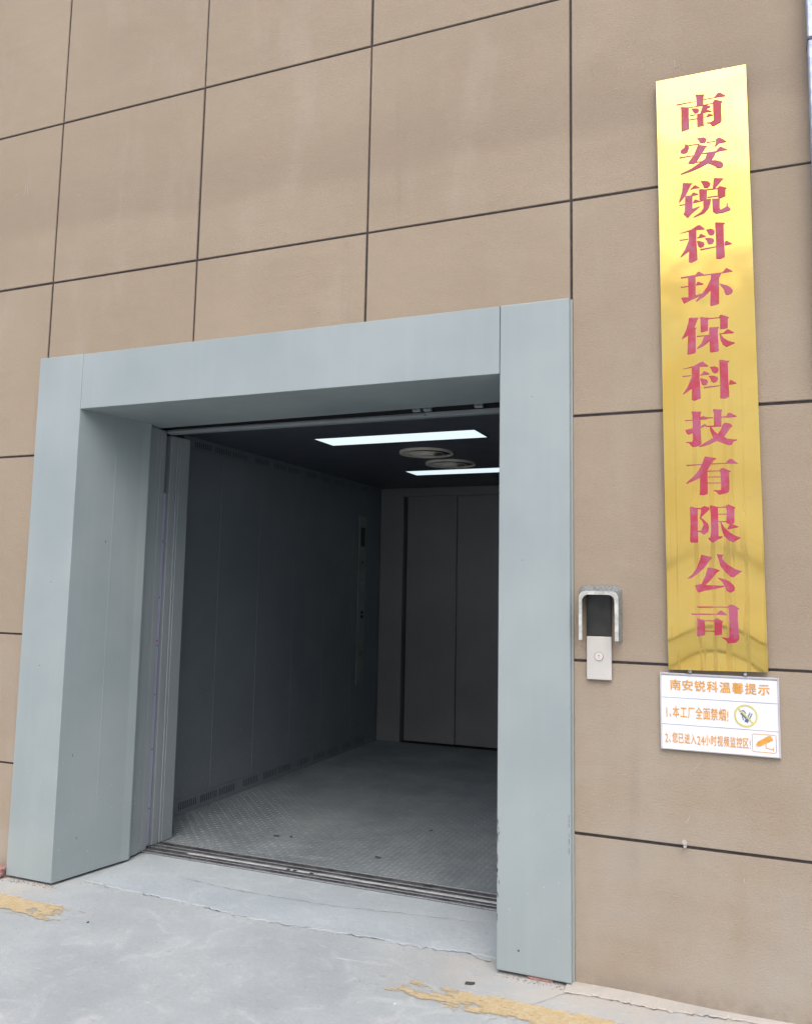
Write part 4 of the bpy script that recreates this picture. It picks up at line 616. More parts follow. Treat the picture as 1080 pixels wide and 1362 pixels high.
# ------------------------------------------------------------------ notice board under it
FONT = {"!":[[[79,543],[80,502],[82,466],[85,436],[110,264],[116,228],[124,208],[135,201],[146,208],[154,228],[160,264],[185,436],[188,466],[190,502],[191,543],[185,625],[166,675],[135,691],[104,675],[85,625]],[[136,111],[106,103],[84,81],[76,51],[84,21],[106,-1],[136,-9],[166,-1],[188,21],[196,51],[188,81],[166,103]]],"1":[[[300,682],[202,682],[202,0],[300,0]]],"2":[[[466,93],[205,93],[328,249],[396,369],[417,478],[390,589],[318,664],[209,691],[155,684],[102,662],[48,626],[48,503],[101,558],[153,587],[202,595],[262,578],[304,534],[319,467],[314,416],[298,371],[271,321],[200,216],[116,107],[34,7],[34,0],[466,0]]],"4":[[[398,691],[356,691],[11,269],[11,224],[300,224],[300,0],[398,0],[398,224],[471,224],[471,312],[398,312]],[[298,506],[300,312],[142,312]]],"、":[[[273,-56],[341,2],[271,79],[193,157],[117,224],[52,167],[127,101],[203,24]]],"入":[[[295,755],[356,706],[409,651],[456,591],[370,334],[234,132],[41,-13],[65,-31],[90,-54],[110,-73],[289,67],[423,255],[517,491],[621,284],[743,87],[927,-70],[935,-42],[950,-11],[964,15],[726,261],[571,553],[341,819]]],"全":[[[493,851],[368,698],[206,564],[26,462],[45,444],[64,422],[78,401],[118,422],[158,445],[197,469],[197,404],[461,404],[461,248],[203,248],[203,181],[461,181],[461,16],[76,16],[76,-52],[929,-52],[929,16],[539,16],[539,181],[809,181],[809,248],[539,248],[539,404],[809,404],[809,470],[847,445],[886,420],[925,397],[939,420],[958,442],[977,460],[819,553],[674,663],[542,794],[559,820]],[[200,471],[310,550],[411,640],[500,739],[597,638],[699,550],[807,471]]],"区":[[[927,786],[97,786],[97,-50],[952,-50],[952,22],[171,22],[171,713],[927,713]],[[259,585],[339,517],[423,445],[505,369],[417,287],[323,213],[226,149],[247,132],[269,111],[286,92],[379,159],[470,235],[558,319],[641,237],[714,160],[772,92],[833,147],[771,215],[695,292],[609,374],[679,458],[744,545],[802,637],[731,665],[679,581],[620,500],[555,422],[473,495],[392,565],[313,629]]],"南":[[[317,460],[342,420],[363,377],[377,339],[440,361],[425,398],[402,440],[376,479]],[[458,840],[458,740],[60,740],[60,669],[458,669],[458,563],[114,563],[114,-79],[190,-79],[190,494],[812,494],[812,8],[810,-5],[803,-11],[789,-14],[759,-15],[708,-15],[647,-13],[658,-34],[667,-58],[673,-80],[747,-79],[804,-76],[845,-68],[871,-53],[884,-29],[888,8],[888,563],[541,563],[541,669],[941,669],[941,740],[541,740],[541,840]],[[622,481],[603,435],[578,384],[553,338],[266,338],[266,277],[461,277],[461,176],[245,176],[245,113],[461,113],[461,-61],[533,-61],[533,113],[758,113],[758,176],[533,176],[533,277],[740,277],[740,338],[618,338],[641,376],[664,418],[687,461]]],"厂":[[[145,770],[145,471],[139,305],[110,128],[40,-34],[63,-46],[89,-62],[109,-77],[184,98],[217,291],[224,471],[224,692],[935,692],[935,770]]],"安":[[[414,823],[430,791],[446,758],[461,725],[93,725],[93,522],[168,522],[168,654],[829,654],[829,522],[908,522],[908,725],[549,725],[532,762],[511,803],[491,842]],[[656,378],[621,302],[577,236],[524,178],[452,206],[380,232],[310,256],[336,294],[362,335],[389,378]],[[299,378],[263,322],[227,269],[193,223],[278,193],[367,161],[456,125],[350,67],[225,23],[82,-9],[100,-30],[117,-55],[130,-77],[284,-36],[419,19],[536,91],[657,35],[765,-20],[852,-73],[914,-8],[826,43],[719,95],[599,148],[655,214],[703,291],[742,378],[935,378],[935,449],[430,449],[456,499],[480,548],[502,596],[421,612],[398,560],[371,505],[341,449],[69,449],[69,378]]],"小":[[[464,826],[464,24],[461,8],[452,0],[436,-3],[400,-4],[341,-4],[270,-2],[282,-27],[293,-55],[301,-80],[385,-80],[448,-75],[494,-66],[523,-50],[540,-21],[545,24],[545,826]],[[705,571],[787,417],[855,259],[895,121],[976,154],[932,291],[862,447],[777,598]],[[202,591],[167,448],[110,302],[32,178],[56,167],[82,152],[103,138],[184,268],[244,423],[286,577]]],"工":[[[52,72],[52,-3],[951,-3],[951,72],[539,72],[539,650],[900,650],[900,727],[104,727],[104,650],[456,650],[456,72]]],"已":[[[93,778],[93,703],[747,703],[747,440],[222,440],[222,605],[146,605],[146,102],[165,7],[232,-40],[359,-52],[735,-52],[860,-31],[924,43],[952,187],[927,194],[900,205],[876,218],[858,96],[818,37],[736,22],[355,22],[272,28],[232,52],[222,101],[222,366],[747,366],[747,316],[825,316],[825,778]]],"您":[[[467,564],[434,494],[390,431],[340,377],[360,364],[381,348],[397,334],[449,394],[497,466],[536,545]],[[617,646],[617,352],[616,344],[610,340],[601,338],[579,337],[544,337],[499,338],[509,317],[518,294],[524,273],[579,274],[622,277],[654,284],[676,298],[686,320],[689,351],[689,646]],[[744,537],[793,469],[836,397],[867,333],[932,367],[900,429],[855,499],[804,566]],[[262,215],[262,41],[274,-21],[321,-53],[413,-61],[653,-61],[729,-48],[769,-1],[786,97],[763,103],[738,113],[717,125],[709,49],[689,15],[648,8],[416,8],[366,10],[343,21],[337,43],[337,215]],[[414,260],[469,201],[520,138],[556,82],[618,120],[580,175],[528,236],[472,292]],[[768,202],[813,124],[850,43],[874,-27],[945,1],[920,71],[880,151],[835,228]],[[150,210],[122,138],[87,61],[48,-6],[118,-40],[154,30],[188,109],[216,182]],[[468,839],[427,746],[372,662],[308,593],[327,579],[348,561],[364,546],[401,585],[437,631],[470,681],[847,681],[831,645],[815,611],[799,582],[863,569],[890,617],[918,675],[945,735],[893,748],[881,746],[505,746],[517,771],[528,796],[538,822]],[[275,843],[208,733],[126,633],[35,550],[52,532],[71,510],[84,492],[116,521],[149,553],[181,587],[181,268],[254,268],[254,678],[286,724],[315,772],[342,820]]],"控":[[[695,553],[763,490],[831,424],[884,369],[933,418],[878,472],[809,534],[741,594]],[[560,593],[505,528],[440,466],[370,415],[386,398],[404,376],[417,358],[491,418],[564,491],[626,569]],[[164,841],[164,646],[43,646],[43,575],[164,575],[164,336],[116,320],[71,306],[32,294],[49,219],[164,261],[164,16],[162,5],[157,0],[147,-2],[53,-2],[62,-25],[70,-50],[74,-71],[130,-71],[171,-66],[200,-58],[220,-43],[231,-19],[234,16],[234,286],[342,325],[330,394],[234,360],[234,575],[338,575],[338,646],[234,646],[234,841]],[[332,20],[332,-47],[964,-47],[964,20],[689,20],[689,271],[893,271],[893,338],[413,338],[413,271],[613,271],[613,20]],[[588,823],[603,790],[618,754],[631,719],[367,719],[367,544],[435,544],[435,653],[882,653],[882,554],[954,554],[954,719],[712,719],[697,758],[678,800],[658,841]]],"提":[[[478,617],[812,617],[812,538],[478,538]],[[478,750],[812,750],[812,671],[478,671]],[[409,807],[409,480],[884,480],[884,807]],[[429,297],[403,161],[354,50],[279,-35],[298,-48],[319,-65],[335,-80],[384,-28],[424,33],[456,104],[535,-2],[640,-53],[773,-65],[948,-65],[953,-42],[961,-18],[971,3],[910,2],[830,2],[776,2],[743,2],[711,4],[680,8],[680,165],[890,165],[890,227],[680,227],[680,345],[939,345],[939,408],[364,408],[364,345],[609,345],[609,27],[556,59],[513,109],[479,181],[486,216],[493,252],[498,289]],[[164,839],[164,638],[40,638],[40,568],[164,568],[164,348],[115,333],[69,320],[29,309],[48,235],[164,273],[164,14],[162,3],[157,-2],[147,-4],[53,-4],[62,-27],[70,-52],[74,-73],[129,-72],[171,-68],[200,-59],[220,-44],[231,-21],[234,14],[234,296],[345,333],[335,401],[234,370],[234,568],[345,568],[345,638],[234,638],[234,839]]],"时":[[[474,452],[530,368],[585,281],[627,208],[693,246],[649,318],[593,403],[536,485]],[[324,402],[324,174],[153,174],[153,402]],[[324,469],[153,469],[153,688],[324,688]],[[81,756],[81,25],[153,25],[153,106],[394,106],[394,756]],[[764,835],[764,640],[440,640],[440,566],[764,566],[764,33],[761,17],[752,9],[736,6],[698,5],[637,5],[562,7],[573,-18],[583,-46],[590,-70],[678,-69],[744,-65],[790,-56],[819,-40],[835,-12],[840,33],[840,566],[962,566],[962,640],[840,640],[840,835]]],"本":[[[460,839],[460,629],[65,629],[65,553],[367,553],[279,388],[165,245],[37,140],[57,122],[76,100],[92,79],[230,202],[350,365],[444,553],[460,553],[460,183],[226,183],[226,107],[460,107],[460,-80],[539,-80],[539,107],[772,107],[772,183],[539,183],[539,553],[553,553],[645,365],[766,202],[906,81],[923,104],[944,127],[965,146],[832,250],[716,390],[628,553],[937,553],[937,629],[539,629],[539,839]]],"温":[[[445,575],[787,575],[787,477],[445,477]],[[445,732],[787,732],[787,635],[445,635]],[[375,796],[375,413],[860,413],[860,796]],[[98,774],[165,741],[229,703],[280,666],[322,727],[271,762],[205,798],[138,828]],[[38,502],[106,468],[172,429],[223,393],[264,454],[212,490],[146,526],[78,556]],[[64,-16],[128,-63],[186,39],[246,151],[300,261],[244,306],[185,189],[121,77]],[[256,16],[256,-51],[962,-51],[962,16],[894,16],[894,328],[341,328],[341,16]],[[410,16],[410,262],[507,262],[507,16]],[[566,16],[566,262],[664,262],[664,16]],[[724,16],[724,262],[823,262],[823,16]]],"烟":[[[83,637],[75,552],[61,466],[39,392],[95,369],[117,450],[132,542],[139,629]],[[344,665],[324,595],[299,521],[273,456],[320,434],[349,496],[379,567],[408,639]],[[192,835],[192,493],[183,309],[140,130],[39,-30],[58,-45],[77,-64],[92,-82],[160,6],[207,100],[237,200],[278,140],[318,79],[348,29],[402,85],[360,142],[300,224],[252,287],[258,355],[261,424],[262,493],[262,835]],[[635,693],[635,559],[635,522],[502,522],[502,459],[631,459],[612,344],[567,229],[483,120],[500,107],[517,92],[531,77],[597,157],[643,241],[672,327],[720,241],[761,159],[793,90],[847,121],[805,208],[748,311],[687,412],[692,459],[832,459],[832,522],[695,522],[695,558],[695,693]],[[409,795],[409,-81],[477,-81],[477,-21],[857,-21],[857,-73],[927,-73],[927,795]],[[477,47],[477,727],[857,727],[857,47]]],"监":[[[634,521],[708,466],[780,406],[834,353],[894,399],[838,451],[765,508],[691,561]],[[317,837],[317,361],[392,361],[392,837]],[[121,803],[121,393],[194,393],[194,803]],[[616,838],[571,695],[508,567],[429,463],[450,449],[474,432],[491,418],[539,480],[583,551],[622,631],[944,631],[944,699],[650,699],[664,740],[677,781],[689,824]],[[160,301],[160,15],[46,15],[46,-53],[957,-53],[957,15],[849,15],[849,301]],[[230,15],[230,236],[364,236],[364,15]],[[434,15],[434,236],[570,236],[570,15]],[[639,15],[639,236],[776,236],[776,15]]],"示":[[[234,351],[182,240],[113,139],[35,56],[58,43],[83,26],[104,11],[182,101],[253,210],[311,330]],[[684,320],[755,216],[818,106],[859,10],[934,44],[890,140],[826,247],[753,349]],[[149,766],[149,692],[853,692],[853,766]],[[60,523],[60,449],[461,449],[461,19],[459,7],[451,0],[437,-2],[404,-3],[350,-2],[284,0],[296,-26],[305,-53],[311,-79],[390,-78],[451,-75],[494,-66],[522,-49],[538,-23],[542,18],[542,449],[941,449],[941,523]]],"禁":[[[661,108],[737,51],[810,-11],[865,-66],[927,-25],[869,29],[795,89],[719,144]],[[180,389],[180,325],[835,325],[835,389]],[[248,142],[194,81],[127,26],[54,-20],[74,-34],[96,-51],[114,-67],[188,-15],[258,49],[318,120]],[[242,841],[242,739],[74,739],[74,676],[219,676],[166,600],[104,533],[37,483],[53,468],[70,449],[84,431],[140,478],[193,537],[242,605],[242,424],[312,424],[312,602],[355,568],[396,534],[427,507],[468,558],[425,589],[364,632],[312,666],[312,676],[451,676],[451,739],[312,739],[312,841]],[[65,245],[65,180],[466,180],[466,1],[464,-9],[458,-14],[446,-16],[417,-17],[370,-16],[311,-15],[321,-37],[330,-59],[336,-81],[406,-81],[460,-78],[499,-70],[525,-57],[538,-34],[542,0],[542,180],[938,180],[938,245]],[[676,841],[676,739],[498,739],[498,676],[649,676],[593,602],[525,537],[454,489],[470,474],[487,455],[500,437],[562,484],[622,545],[676,614],[676,424],[747,424],[747,610],[799,543],[855,484],[910,437],[924,455],[941,474],[958,489],[890,539],[824,604],[768,676],[924,676],[924,739],[747,739],[747,841]]],"科":[[[503,727],[564,681],[621,631],[663,585],[715,633],[671,679],[613,728],[551,771]],[[463,466],[530,419],[593,367],[640,319],[690,368],[641,415],[577,465],[510,510]],[[372,826],[281,794],[169,767],[53,745],[61,727],[69,706],[74,687],[119,693],[165,701],[212,709],[212,558],[43,558],[43,488],[202,488],[154,371],[93,260],[28,172],[42,151],[56,126],[67,103],[118,176],[168,266],[212,365],[212,-78],[286,-78],[286,387],[322,333],[356,280],[379,238],[425,296],[386,346],[331,416],[286,469],[286,488],[434,488],[434,558],[286,558],[286,725],[334,738],[378,751],[418,766]],[[422,190],[433,118],[762,172],[762,-78],[836,-78],[836,185],[965,206],[954,275],[836,256],[836,841],[762,841],[762,244]]],"视":[[[450,791],[450,259],[523,259],[523,725],[832,725],[832,259],[907,259],[907,791]],[[154,804],[190,761],[223,715],[247,673],[308,713],[284,753],[249,796],[211,838]],[[637,649],[637,454],[620,289],[540,123],[354,-25],[371,-41],[389,-62],[402,-81],[530,6],[617,107],[671,214],[671,20],[681,-32],[711,-58],[766,-65],[857,-65],[921,-49],[952,12],[965,133],[944,140],[923,150],[902,163],[897,55],[884,4],[858,-8],[777,-8],[755,-5],[744,6],[741,28],[741,276],[690,276],[702,337],[707,395],[709,452],[709,649]],[[63,668],[63,599],[305,599],[233,475],[141,363],[39,277],[52,257],[65,229],[74,204],[113,235],[152,271],[190,310],[190,-79],[261,-79],[261,352],[298,304],[332,257],[359,219],[407,279],[374,317],[326,372],[280,422],[325,492],[365,567],[397,644],[357,671],[343,668]]],"进":[[[81,778],[138,722],[193,662],[234,609],[292,657],[249,708],[193,765],[135,819]],[[720,819],[720,658],[555,658],[555,819],[481,819],[481,658],[339,658],[339,586],[481,586],[481,469],[479,407],[333,407],[333,335],[471,335],[449,260],[410,190],[348,128],[367,112],[387,92],[402,74],[475,151],[521,240],[545,335],[720,335],[720,80],[795,80],[795,335],[944,335],[944,407],[795,407],[795,586],[924,586],[924,658],[795,658],[795,819]],[[555,586],[720,586],[720,407],[553,407],[555,468]],[[262,478],[50,478],[50,408],[188,408],[188,121],[141,95],[90,55],[38,2],[88,-66],[139,-3],[184,43],[223,61],[248,52],[280,29],[319,2],[394,-32],[484,-49],[596,-53],[712,-51],[842,-47],[942,-43],[946,-17],[955,11],[964,35],[852,25],[724,18],[598,16],[494,19],[407,33],[335,64],[306,84],[282,102],[262,115]]],"锐":[[[518,573],[835,573],[835,389],[518,389]],[[173,837],[136,746],[88,663],[33,595],[47,573],[60,547],[70,525],[103,563],[134,607],[163,654],[397,654],[397,726],[200,726],[214,756],[226,787],[237,818]],[[445,640],[445,321],[552,321],[530,178],[473,61],[362,-25],[379,-42],[395,-63],[407,-82],[534,18],[600,154],[627,321],[709,321],[709,32],[716,-27],[742,-57],[796,-66],[884,-66],[931,-52],[957,-2],[969,98],[947,105],[923,115],[904,127],[900,46],[892,10],[876,2],[807,2],[791,4],[784,13],[782,32],[782,321],[911,321],[911,640],[799,640],[827,695],[856,754],[883,813],[805,840],[782,774],[752,704],[721,640],[574,640],[637,669],[616,721],[583,781],[546,838],[482,811],[517,753],[547,693],[567,640]],[[183,-73],[207,-55],[267,-20],[391,49],[386,69],[381,93],[379,115],[266,59],[266,275],[392,275],[392,344],[266,344],[266,479],[377,479],[377,547],[104,547],[104,479],[195,479],[195,344],[58,344],[58,275],[195,275],[195,64],[187,30],[170,6],[151,-8],[163,-28],[175,-52]]],"面":[[[389,334],[601,334],[601,221],[389,221]],[[389,395],[389,506],[601,506],[601,395]],[[389,160],[601,160],[601,43],[389,43]],[[58,774],[58,702],[444,702],[436,660],[426,616],[416,576],[104,576],[104,-80],[176,-80],[176,-27],[820,-27],[820,-80],[896,-80],[896,576],[493,576],[532,702],[945,702],[945,774]],[[176,43],[176,506],[320,506],[320,43]],[[820,43],[670,43],[670,506],[820,506]]],"频":[[[701,501],[688,222],[619,59],[446,-30],[460,-46],[474,-65],[483,-83],[671,19],[748,201],[764,501]],[[728,84],[799,29],[869,-31],[923,-82],[968,-34],[912,16],[842,73],[770,126]],[[428,386],[354,202],[230,65],[49,-25],[64,-43],[78,-63],[88,-83],[282,20],[414,170],[493,371]],[[133,397],[109,324],[77,255],[37,197],[56,187],[77,174],[93,162],[133,226],[169,301],[196,383]],[[544,609],[544,137],[608,137],[608,550],[854,550],[854,139],[922,139],[922,609],[742,609],[782,714],[950,714],[950,781],[518,781],[518,714],[709,714],[698,679],[686,642],[672,609]],[[114,753],[114,529],[39,529],[39,461],[248,461],[248,158],[316,158],[316,461],[502,461],[502,529],[334,529],[334,652],[479,652],[479,716],[334,716],[334,841],[266,841],[266,529],[176,529],[176,753]]],"馨":[[[259,840],[259,792],[74,792],[74,745],[259,745],[259,698],[101,698],[101,651],[490,651],[490,698],[327,698],[327,745],[510,745],[510,792],[327,792],[327,840]],[[593,823],[593,769],[587,739],[561,713],[503,691],[514,677],[524,658],[532,641],[606,675],[641,720],[650,768],[767,772],[767,739],[771,697],[790,673],[830,665],[900,665],[918,665],[935,667],[949,670],[945,718],[930,715],[913,713],[898,713],[845,713],[835,715],[831,723],[830,738],[830,823]],[[546,548],[586,533],[627,517],[669,499],[612,479],[550,464],[487,453],[498,438],[509,421],[516,405],[592,421],[665,443],[733,472],[799,441],[859,412],[908,385],[943,431],[899,454],[846,479],[787,505],[829,540],[865,581],[892,629],[856,644],[845,642],[542,642],[542,592],[806,592],[783,568],[758,547],[729,529],[678,549],[627,568],[579,586]],[[269,563],[269,495],[176,495],[178,535],[178,563]],[[322,563],[419,563],[419,495],[322,495]],[[116,608],[116,537],[110,480],[87,419],[37,361],[55,351],[75,336],[90,323],[127,362],[152,405],[168,450],[482,450],[482,608]],[[78,297],[78,243],[367,243],[265,194],[150,154],[36,124],[51,108],[67,88],[79,70],[124,82],[170,97],[217,114],[217,-81],[288,-81],[288,-53],[721,-53],[721,-77],[795,-77],[795,112],[838,98],[881,86],[924,76],[936,95],[951,114],[966,130],[848,156],[733,195],[634,243],[922,243],[922,297],[534,297],[534,351],[635,358],[729,367],[812,378],[757,422],[602,405],[408,395],[207,392],[213,377],[219,359],[222,343],[301,343],[382,345],[464,347],[464,297]],[[464,243],[464,160],[322,160],[371,186],[417,214],[457,243]],[[534,243],[545,243],[584,214],[629,186],[677,160],[534,160]],[[288,34],[721,34],[721,-9],[288,-9]],[[288,74],[288,115],[721,115],[721,74]]]}
nb = thing('notice_board', 'small white notice board with orange Chinese rules, under the gold sign', 'sign', (.545, -.008, 1.05))
NX0, NX1, NZ0, NZ1 = .337, .7545, .912, 1.1955
obj('board', box(NX0+.004, NX1-.004, -.013, -.001, NZ0+.004, NZ1-.004), 'white', nb)
b = bmesh.new()
box(NX0, NX0+.0055, -.017, -.001, NZ0, NZ1, .001, b); box(NX1-.0055, NX1, -.017, -.001, NZ0, NZ1, .001, b)
box(NX0+.006, NX1-.006, -.017, -.001, NZ1-.0055, NZ1, .001, b); box(NX0+.006, NX1-.006, -.017, -.001, NZ0, NZ0+.0055, .001, b)
obj('board_frame', b, 'frame', nb)
for z in (1.1035, 1.0045, 1.1865): obj('rule_line', box(NX0+.0056, NX1-.0056, -.0138, -.0131, z-.0007, z+.0007), 'greyline', nb)
def text(chars, x0, x1, z0, z1, mat, name, bold, y=-.0142, widths=None):
    wd = widths or [1]*len(chars); tot = sum(wd); x = x0; u = (x1-x0)/tot
    for ch, ww in zip(chars, wd):
        cu = bpy.data.curves.new('c', 'CURVE'); cu.dimensions = '2D'; cu.fill_mode = 'BOTH'
        lo = min(q[0] for s_ in FONT[ch] for q in s_); hi = max(q[0] for s_ in FONT[ch] for q in s_)
        full = ch in '12 4!、'
        sx = u*ww*(.86)/(hi-lo) if not full else u*ww/({'、': 620, '!': 420}.get(ch, 540))
        lo = lo if not full else 0; sz = (z1-z0)/920 if not ch in '124!' else (z1-z0)*.84/700
        for s_ in FONT[ch]:
            spn = cu.splines.new('POLY'); spn.points.add(len(s_)-1); spn.use_cyclic_u = True
            for pt, q in zip(spn.points, s_): pt.co = ((q[0]-lo)*sx, (q[1]+(78 if ch not in '124!' else 0))*sz, 0, 1)
        tmp = bpy.data.objects.new('tmp', cu); C.objects.link(tmp)
        me = bpy.data.meshes.new_from_object(tmp.evaluated_get(bpy.context.evaluated_depsgraph_get())); bpy.data.objects.remove(tmp)
        bb = bmesh.new(); bb.from_mesh(me); bpy.data.meshes.remove(me)
        for v in bb.verts: v.co = Vector((v.co.x+x, y, v.co.y+z0))
        src = bb.faces[:]; base = bb.copy()
        for q_, (ox, oz) in enumerate(((bold, 0), (0, bold), (bold, bold))):       # heavier strokes: the print is bolder than a hairline outline
            me2 = bpy.data.meshes.new('t'); b2 = base.copy()
            for v in b2.verts: v.co += Vector((ox, -.00007*(q_+1), oz))
            b2.to_mesh(me2); b2.free(); bb.from_mesh(me2); bpy.data.meshes.remove(me2)
        base.free()
        obj(name, bb, mat, nb); x += u*ww
text('南安锐科温馨提示', .373, .727, 1.1315, 1.170, 'orange', 'title_character', .0014)
text('1、本工厂全面禁烟!', .353, .584, 1.030, 1.073, 'orange', 'rule_character', .0009, widths=[.55, .5, 1, 1, 1, 1, 1, 1, 1, .4])
text('2、您已进入24小时视频监控区!', .352, .657, .937, .975, 'orange', 'rule_character', .0006, widths=[.6, .6, 1, 1, 1, 1, .62, .62, 1, 1, 1, 1, 1, 1, 1, .35])
# no-smoking pictogram
def flat(pts, y, mat, parent, name, bm=None):
    b = bm or bmesh.new(); b.faces.new([b.verts.new((p[0], y, p[1])) for p in pts])
    return b if bm is not None else obj(name, b, mat, parent)
cx, cz = .639, 1.0535
pg = obj('no_smoking_ring', ring((cx, 0, cz), .0345, .0405, -.0143, -.0136, 'y', 48), 'ygreen', nb)
def bar(x0, z0, x1, z1, wd, y, mat, parent, name, bm=None):
    L = math.hypot(x1-x0, z1-z0); nx_, nz_ = -(z1-z0)/L*wd/2, (x1-x0)/L*wd/2
    return flat([(x0+nx_, z0+nz_), (x1+nx_, z1+nz_), (x1-nx_, z1-nz_), (x0-nx_, z0-nz_)], y, mat, parent, name, bm)
b = bmesh.new()
for i_, q in enumerate([(.622, 1.062, .640, 1.044, .005), (.654, 1.066, .6445, 1.045, .0035), (.661, 1.063, .650, 1.040, .0035), (.627, 1.052, .631, 1.038, .003), (.635, 1.034, .648, 1.046, .003), (.6365, 1.038, .6475, 1.034, .011), (.618, 1.068, .632, 1.072, .0035), (.632, 1.072, .640, 1.062, .003)]):
    bar(*q, -.0140-.00008*i_, None, None, None, b)
obj('cigarette', b, 'bluegrey', pg)
bar(cx-.0255, cz+.0255, cx+.0255, cz-.0255, .005, -.0149, 'ygreen', pg, 'slash')
# surveillance pictogram
b = bmesh.new()
X0, X1, Z0, Z1, tk = .6585, .7405, .9275, .9925, .0021
rr = .006; out = []
for (qx, qz, a0) in ((X1-rr, Z1-rr, 0), (X0+rr, Z1-rr, 90), (X0+rr, Z0+rr, 180), (X1-rr, Z0+rr, 270)):
    for k in range(5): a = R(a0+k*22.5); out.append((qx, qz, math.cos(a), math.sin(a)))
n = len(out); o1 = [b.verts.new((q[0]+q[2]*rr, -.0141, q[1]+q[3]*rr)) for q in out]; i1 = [b.verts.new((q[0]+q[2]*(rr-tk), -.0141, q[1]+q[3]*(rr-tk))) for q in out]
for k in range(n): b.faces.new((o1[k], o1[(k+1) % n], i1[(k+1) % n], i1[k]))
pc = obj('camera_frame', b, 'orange', nb)
flat([(.671, .953), (.677, .965), (.715, .988), (.723, .987), (.729, .973), (.683, .947)], -.0142, 'orange', pc, 'camera_body')
b = bmesh.new(); bar(.705, .960, .705, .944, .0026, -.0141, None, None, None, b); bar(.704, .944, .729, .940, .0026, -.01405, None, None, None, b); bar(.729, .947, .729, .934, .0026, -.0142, None, None, None, b); bar(.669, .951, .672, .947, .0015, -.0141, None, None, None, b); bar(.674, .947, .677, .943, .0015, -.0141, None, None, None, b)
obj('camera_bracket', b, 'orange', pc)

# ------------------------------------------------------------------ call panel and its rain hood
cp = thing('call_panel', 'slim lift call panel with black display above one round up button', 'call panel', (.108, 0, 1.32))
X0, X1 = .0595, .1560
obj('back_box', box(X0+.002, X1-.002, -.0095, .0, 1.156, 1.484, .001), 'joint', cp)
obj('faceplate', box(X0, X1, -.018, -.0095, 1.1545, 1.3215, .0022, seg=2), 'panelw', cp)
obj('display', box(X0, X1, -.0175, -.0095, 1.3225, 1.4860, .0022, seg=2), 'glass', cp)
bt = obj('button', cyl((.1075, -.0215, 1.2445), .0155, .004, 'y', 28, .0165), 'button', cp)
b = bmesh.new(); bar(.1075, 1.2385, .1075, 1.2500, .0016, -.0217, None, None, None, b); flat([(.1035, 1.2475), (.1115, 1.2475), (.1075, 1.2525)], -.02175, None, None, None, b)
obj('up_arrow', b, 'redp', bt)
obj('button_ring', ring((.1075, 0, 1.2445), .0166, .0176, -.0195, -.0181, 'y', 28), 'alu', cp)
hd = thing('rain_hood', 'corroded inverted U metal hood around the top of the call panel', 'hood', (.108, 0, 1.45))
def ush(x0, x1, zt, r, zb):       # inverted U outline with rounded shoulders
    P = [(x0, zb), (x0, (zb+zt)/2)]
    for k in range(9): a = math.pi-k*math.pi/16; P.append((x0+r+r*math.cos(a), zt-r+r*math.sin(a)))
    for k in range(9): a = math.pi/2-k*math.pi/16; P.append((x1-r+r*math.cos(a), zt-r+r*math.sin(a)))
    P += [(x1, (zb+zt)/2), (x1, zb)]; return P
def ustrip(A, yA, B, yB, t, mat, name, uneven=0):   # sheet of thickness t lofted from outline A at yA to outline B at yB
    n = len(A); cxm = .108; rows = []; b = bmesh.new()
    def inn(p): return (p[0]+(t if p[0] < cxm else -t), p[1]-t*(1 if p[1] > 1.46 else 0))
    for k in range(n):
        e = random.uniform(-uneven, uneven)
        a_i, b_i = inn(A[k]), inn(B[k])
        rows.append([b.verts.new((A[k][0]+e, yA, A[k][1]+e)), b.verts.new((a_i[0]-e, yA, a_i[1])), b.verts.new((b_i[0], yB, b_i[1])), b.verts.new((B[k][0], yB, B[k][1]))])
    for k in range(n-1):
        for j_ in range(4): b.faces.new((rows[k][j_], rows[k+1][j_], rows[k+1][(j_+1) % 4], rows[k][(j_+1) % 4]))
    b.faces.new(rows[0]); b.faces.new(rows[-1][::-1])
    return obj(name, b, mat, hd, smooth=False)
WO = ush(.0265, .1965, 1.5215, .028, 1.306); FO = ush(.0395, .1925, 1.4985, .026, 1.309)
ustrip(FO, -.072, WO, -.0005, .0022, 'galv', 'hood_shell')
ustrip(FO, -.0765, FO, -.0722, .0135, 'hoodw', 'front_lip', .0008)
obj('rivet', cyl((.1885, -.0045, 1.335), .0035, .003, 'x', 10), 'alu', hd)
obj('rivet', cyl((.1950, -.022, 1.328), .0035, .0022, 'x', 10), 'alu', hd)

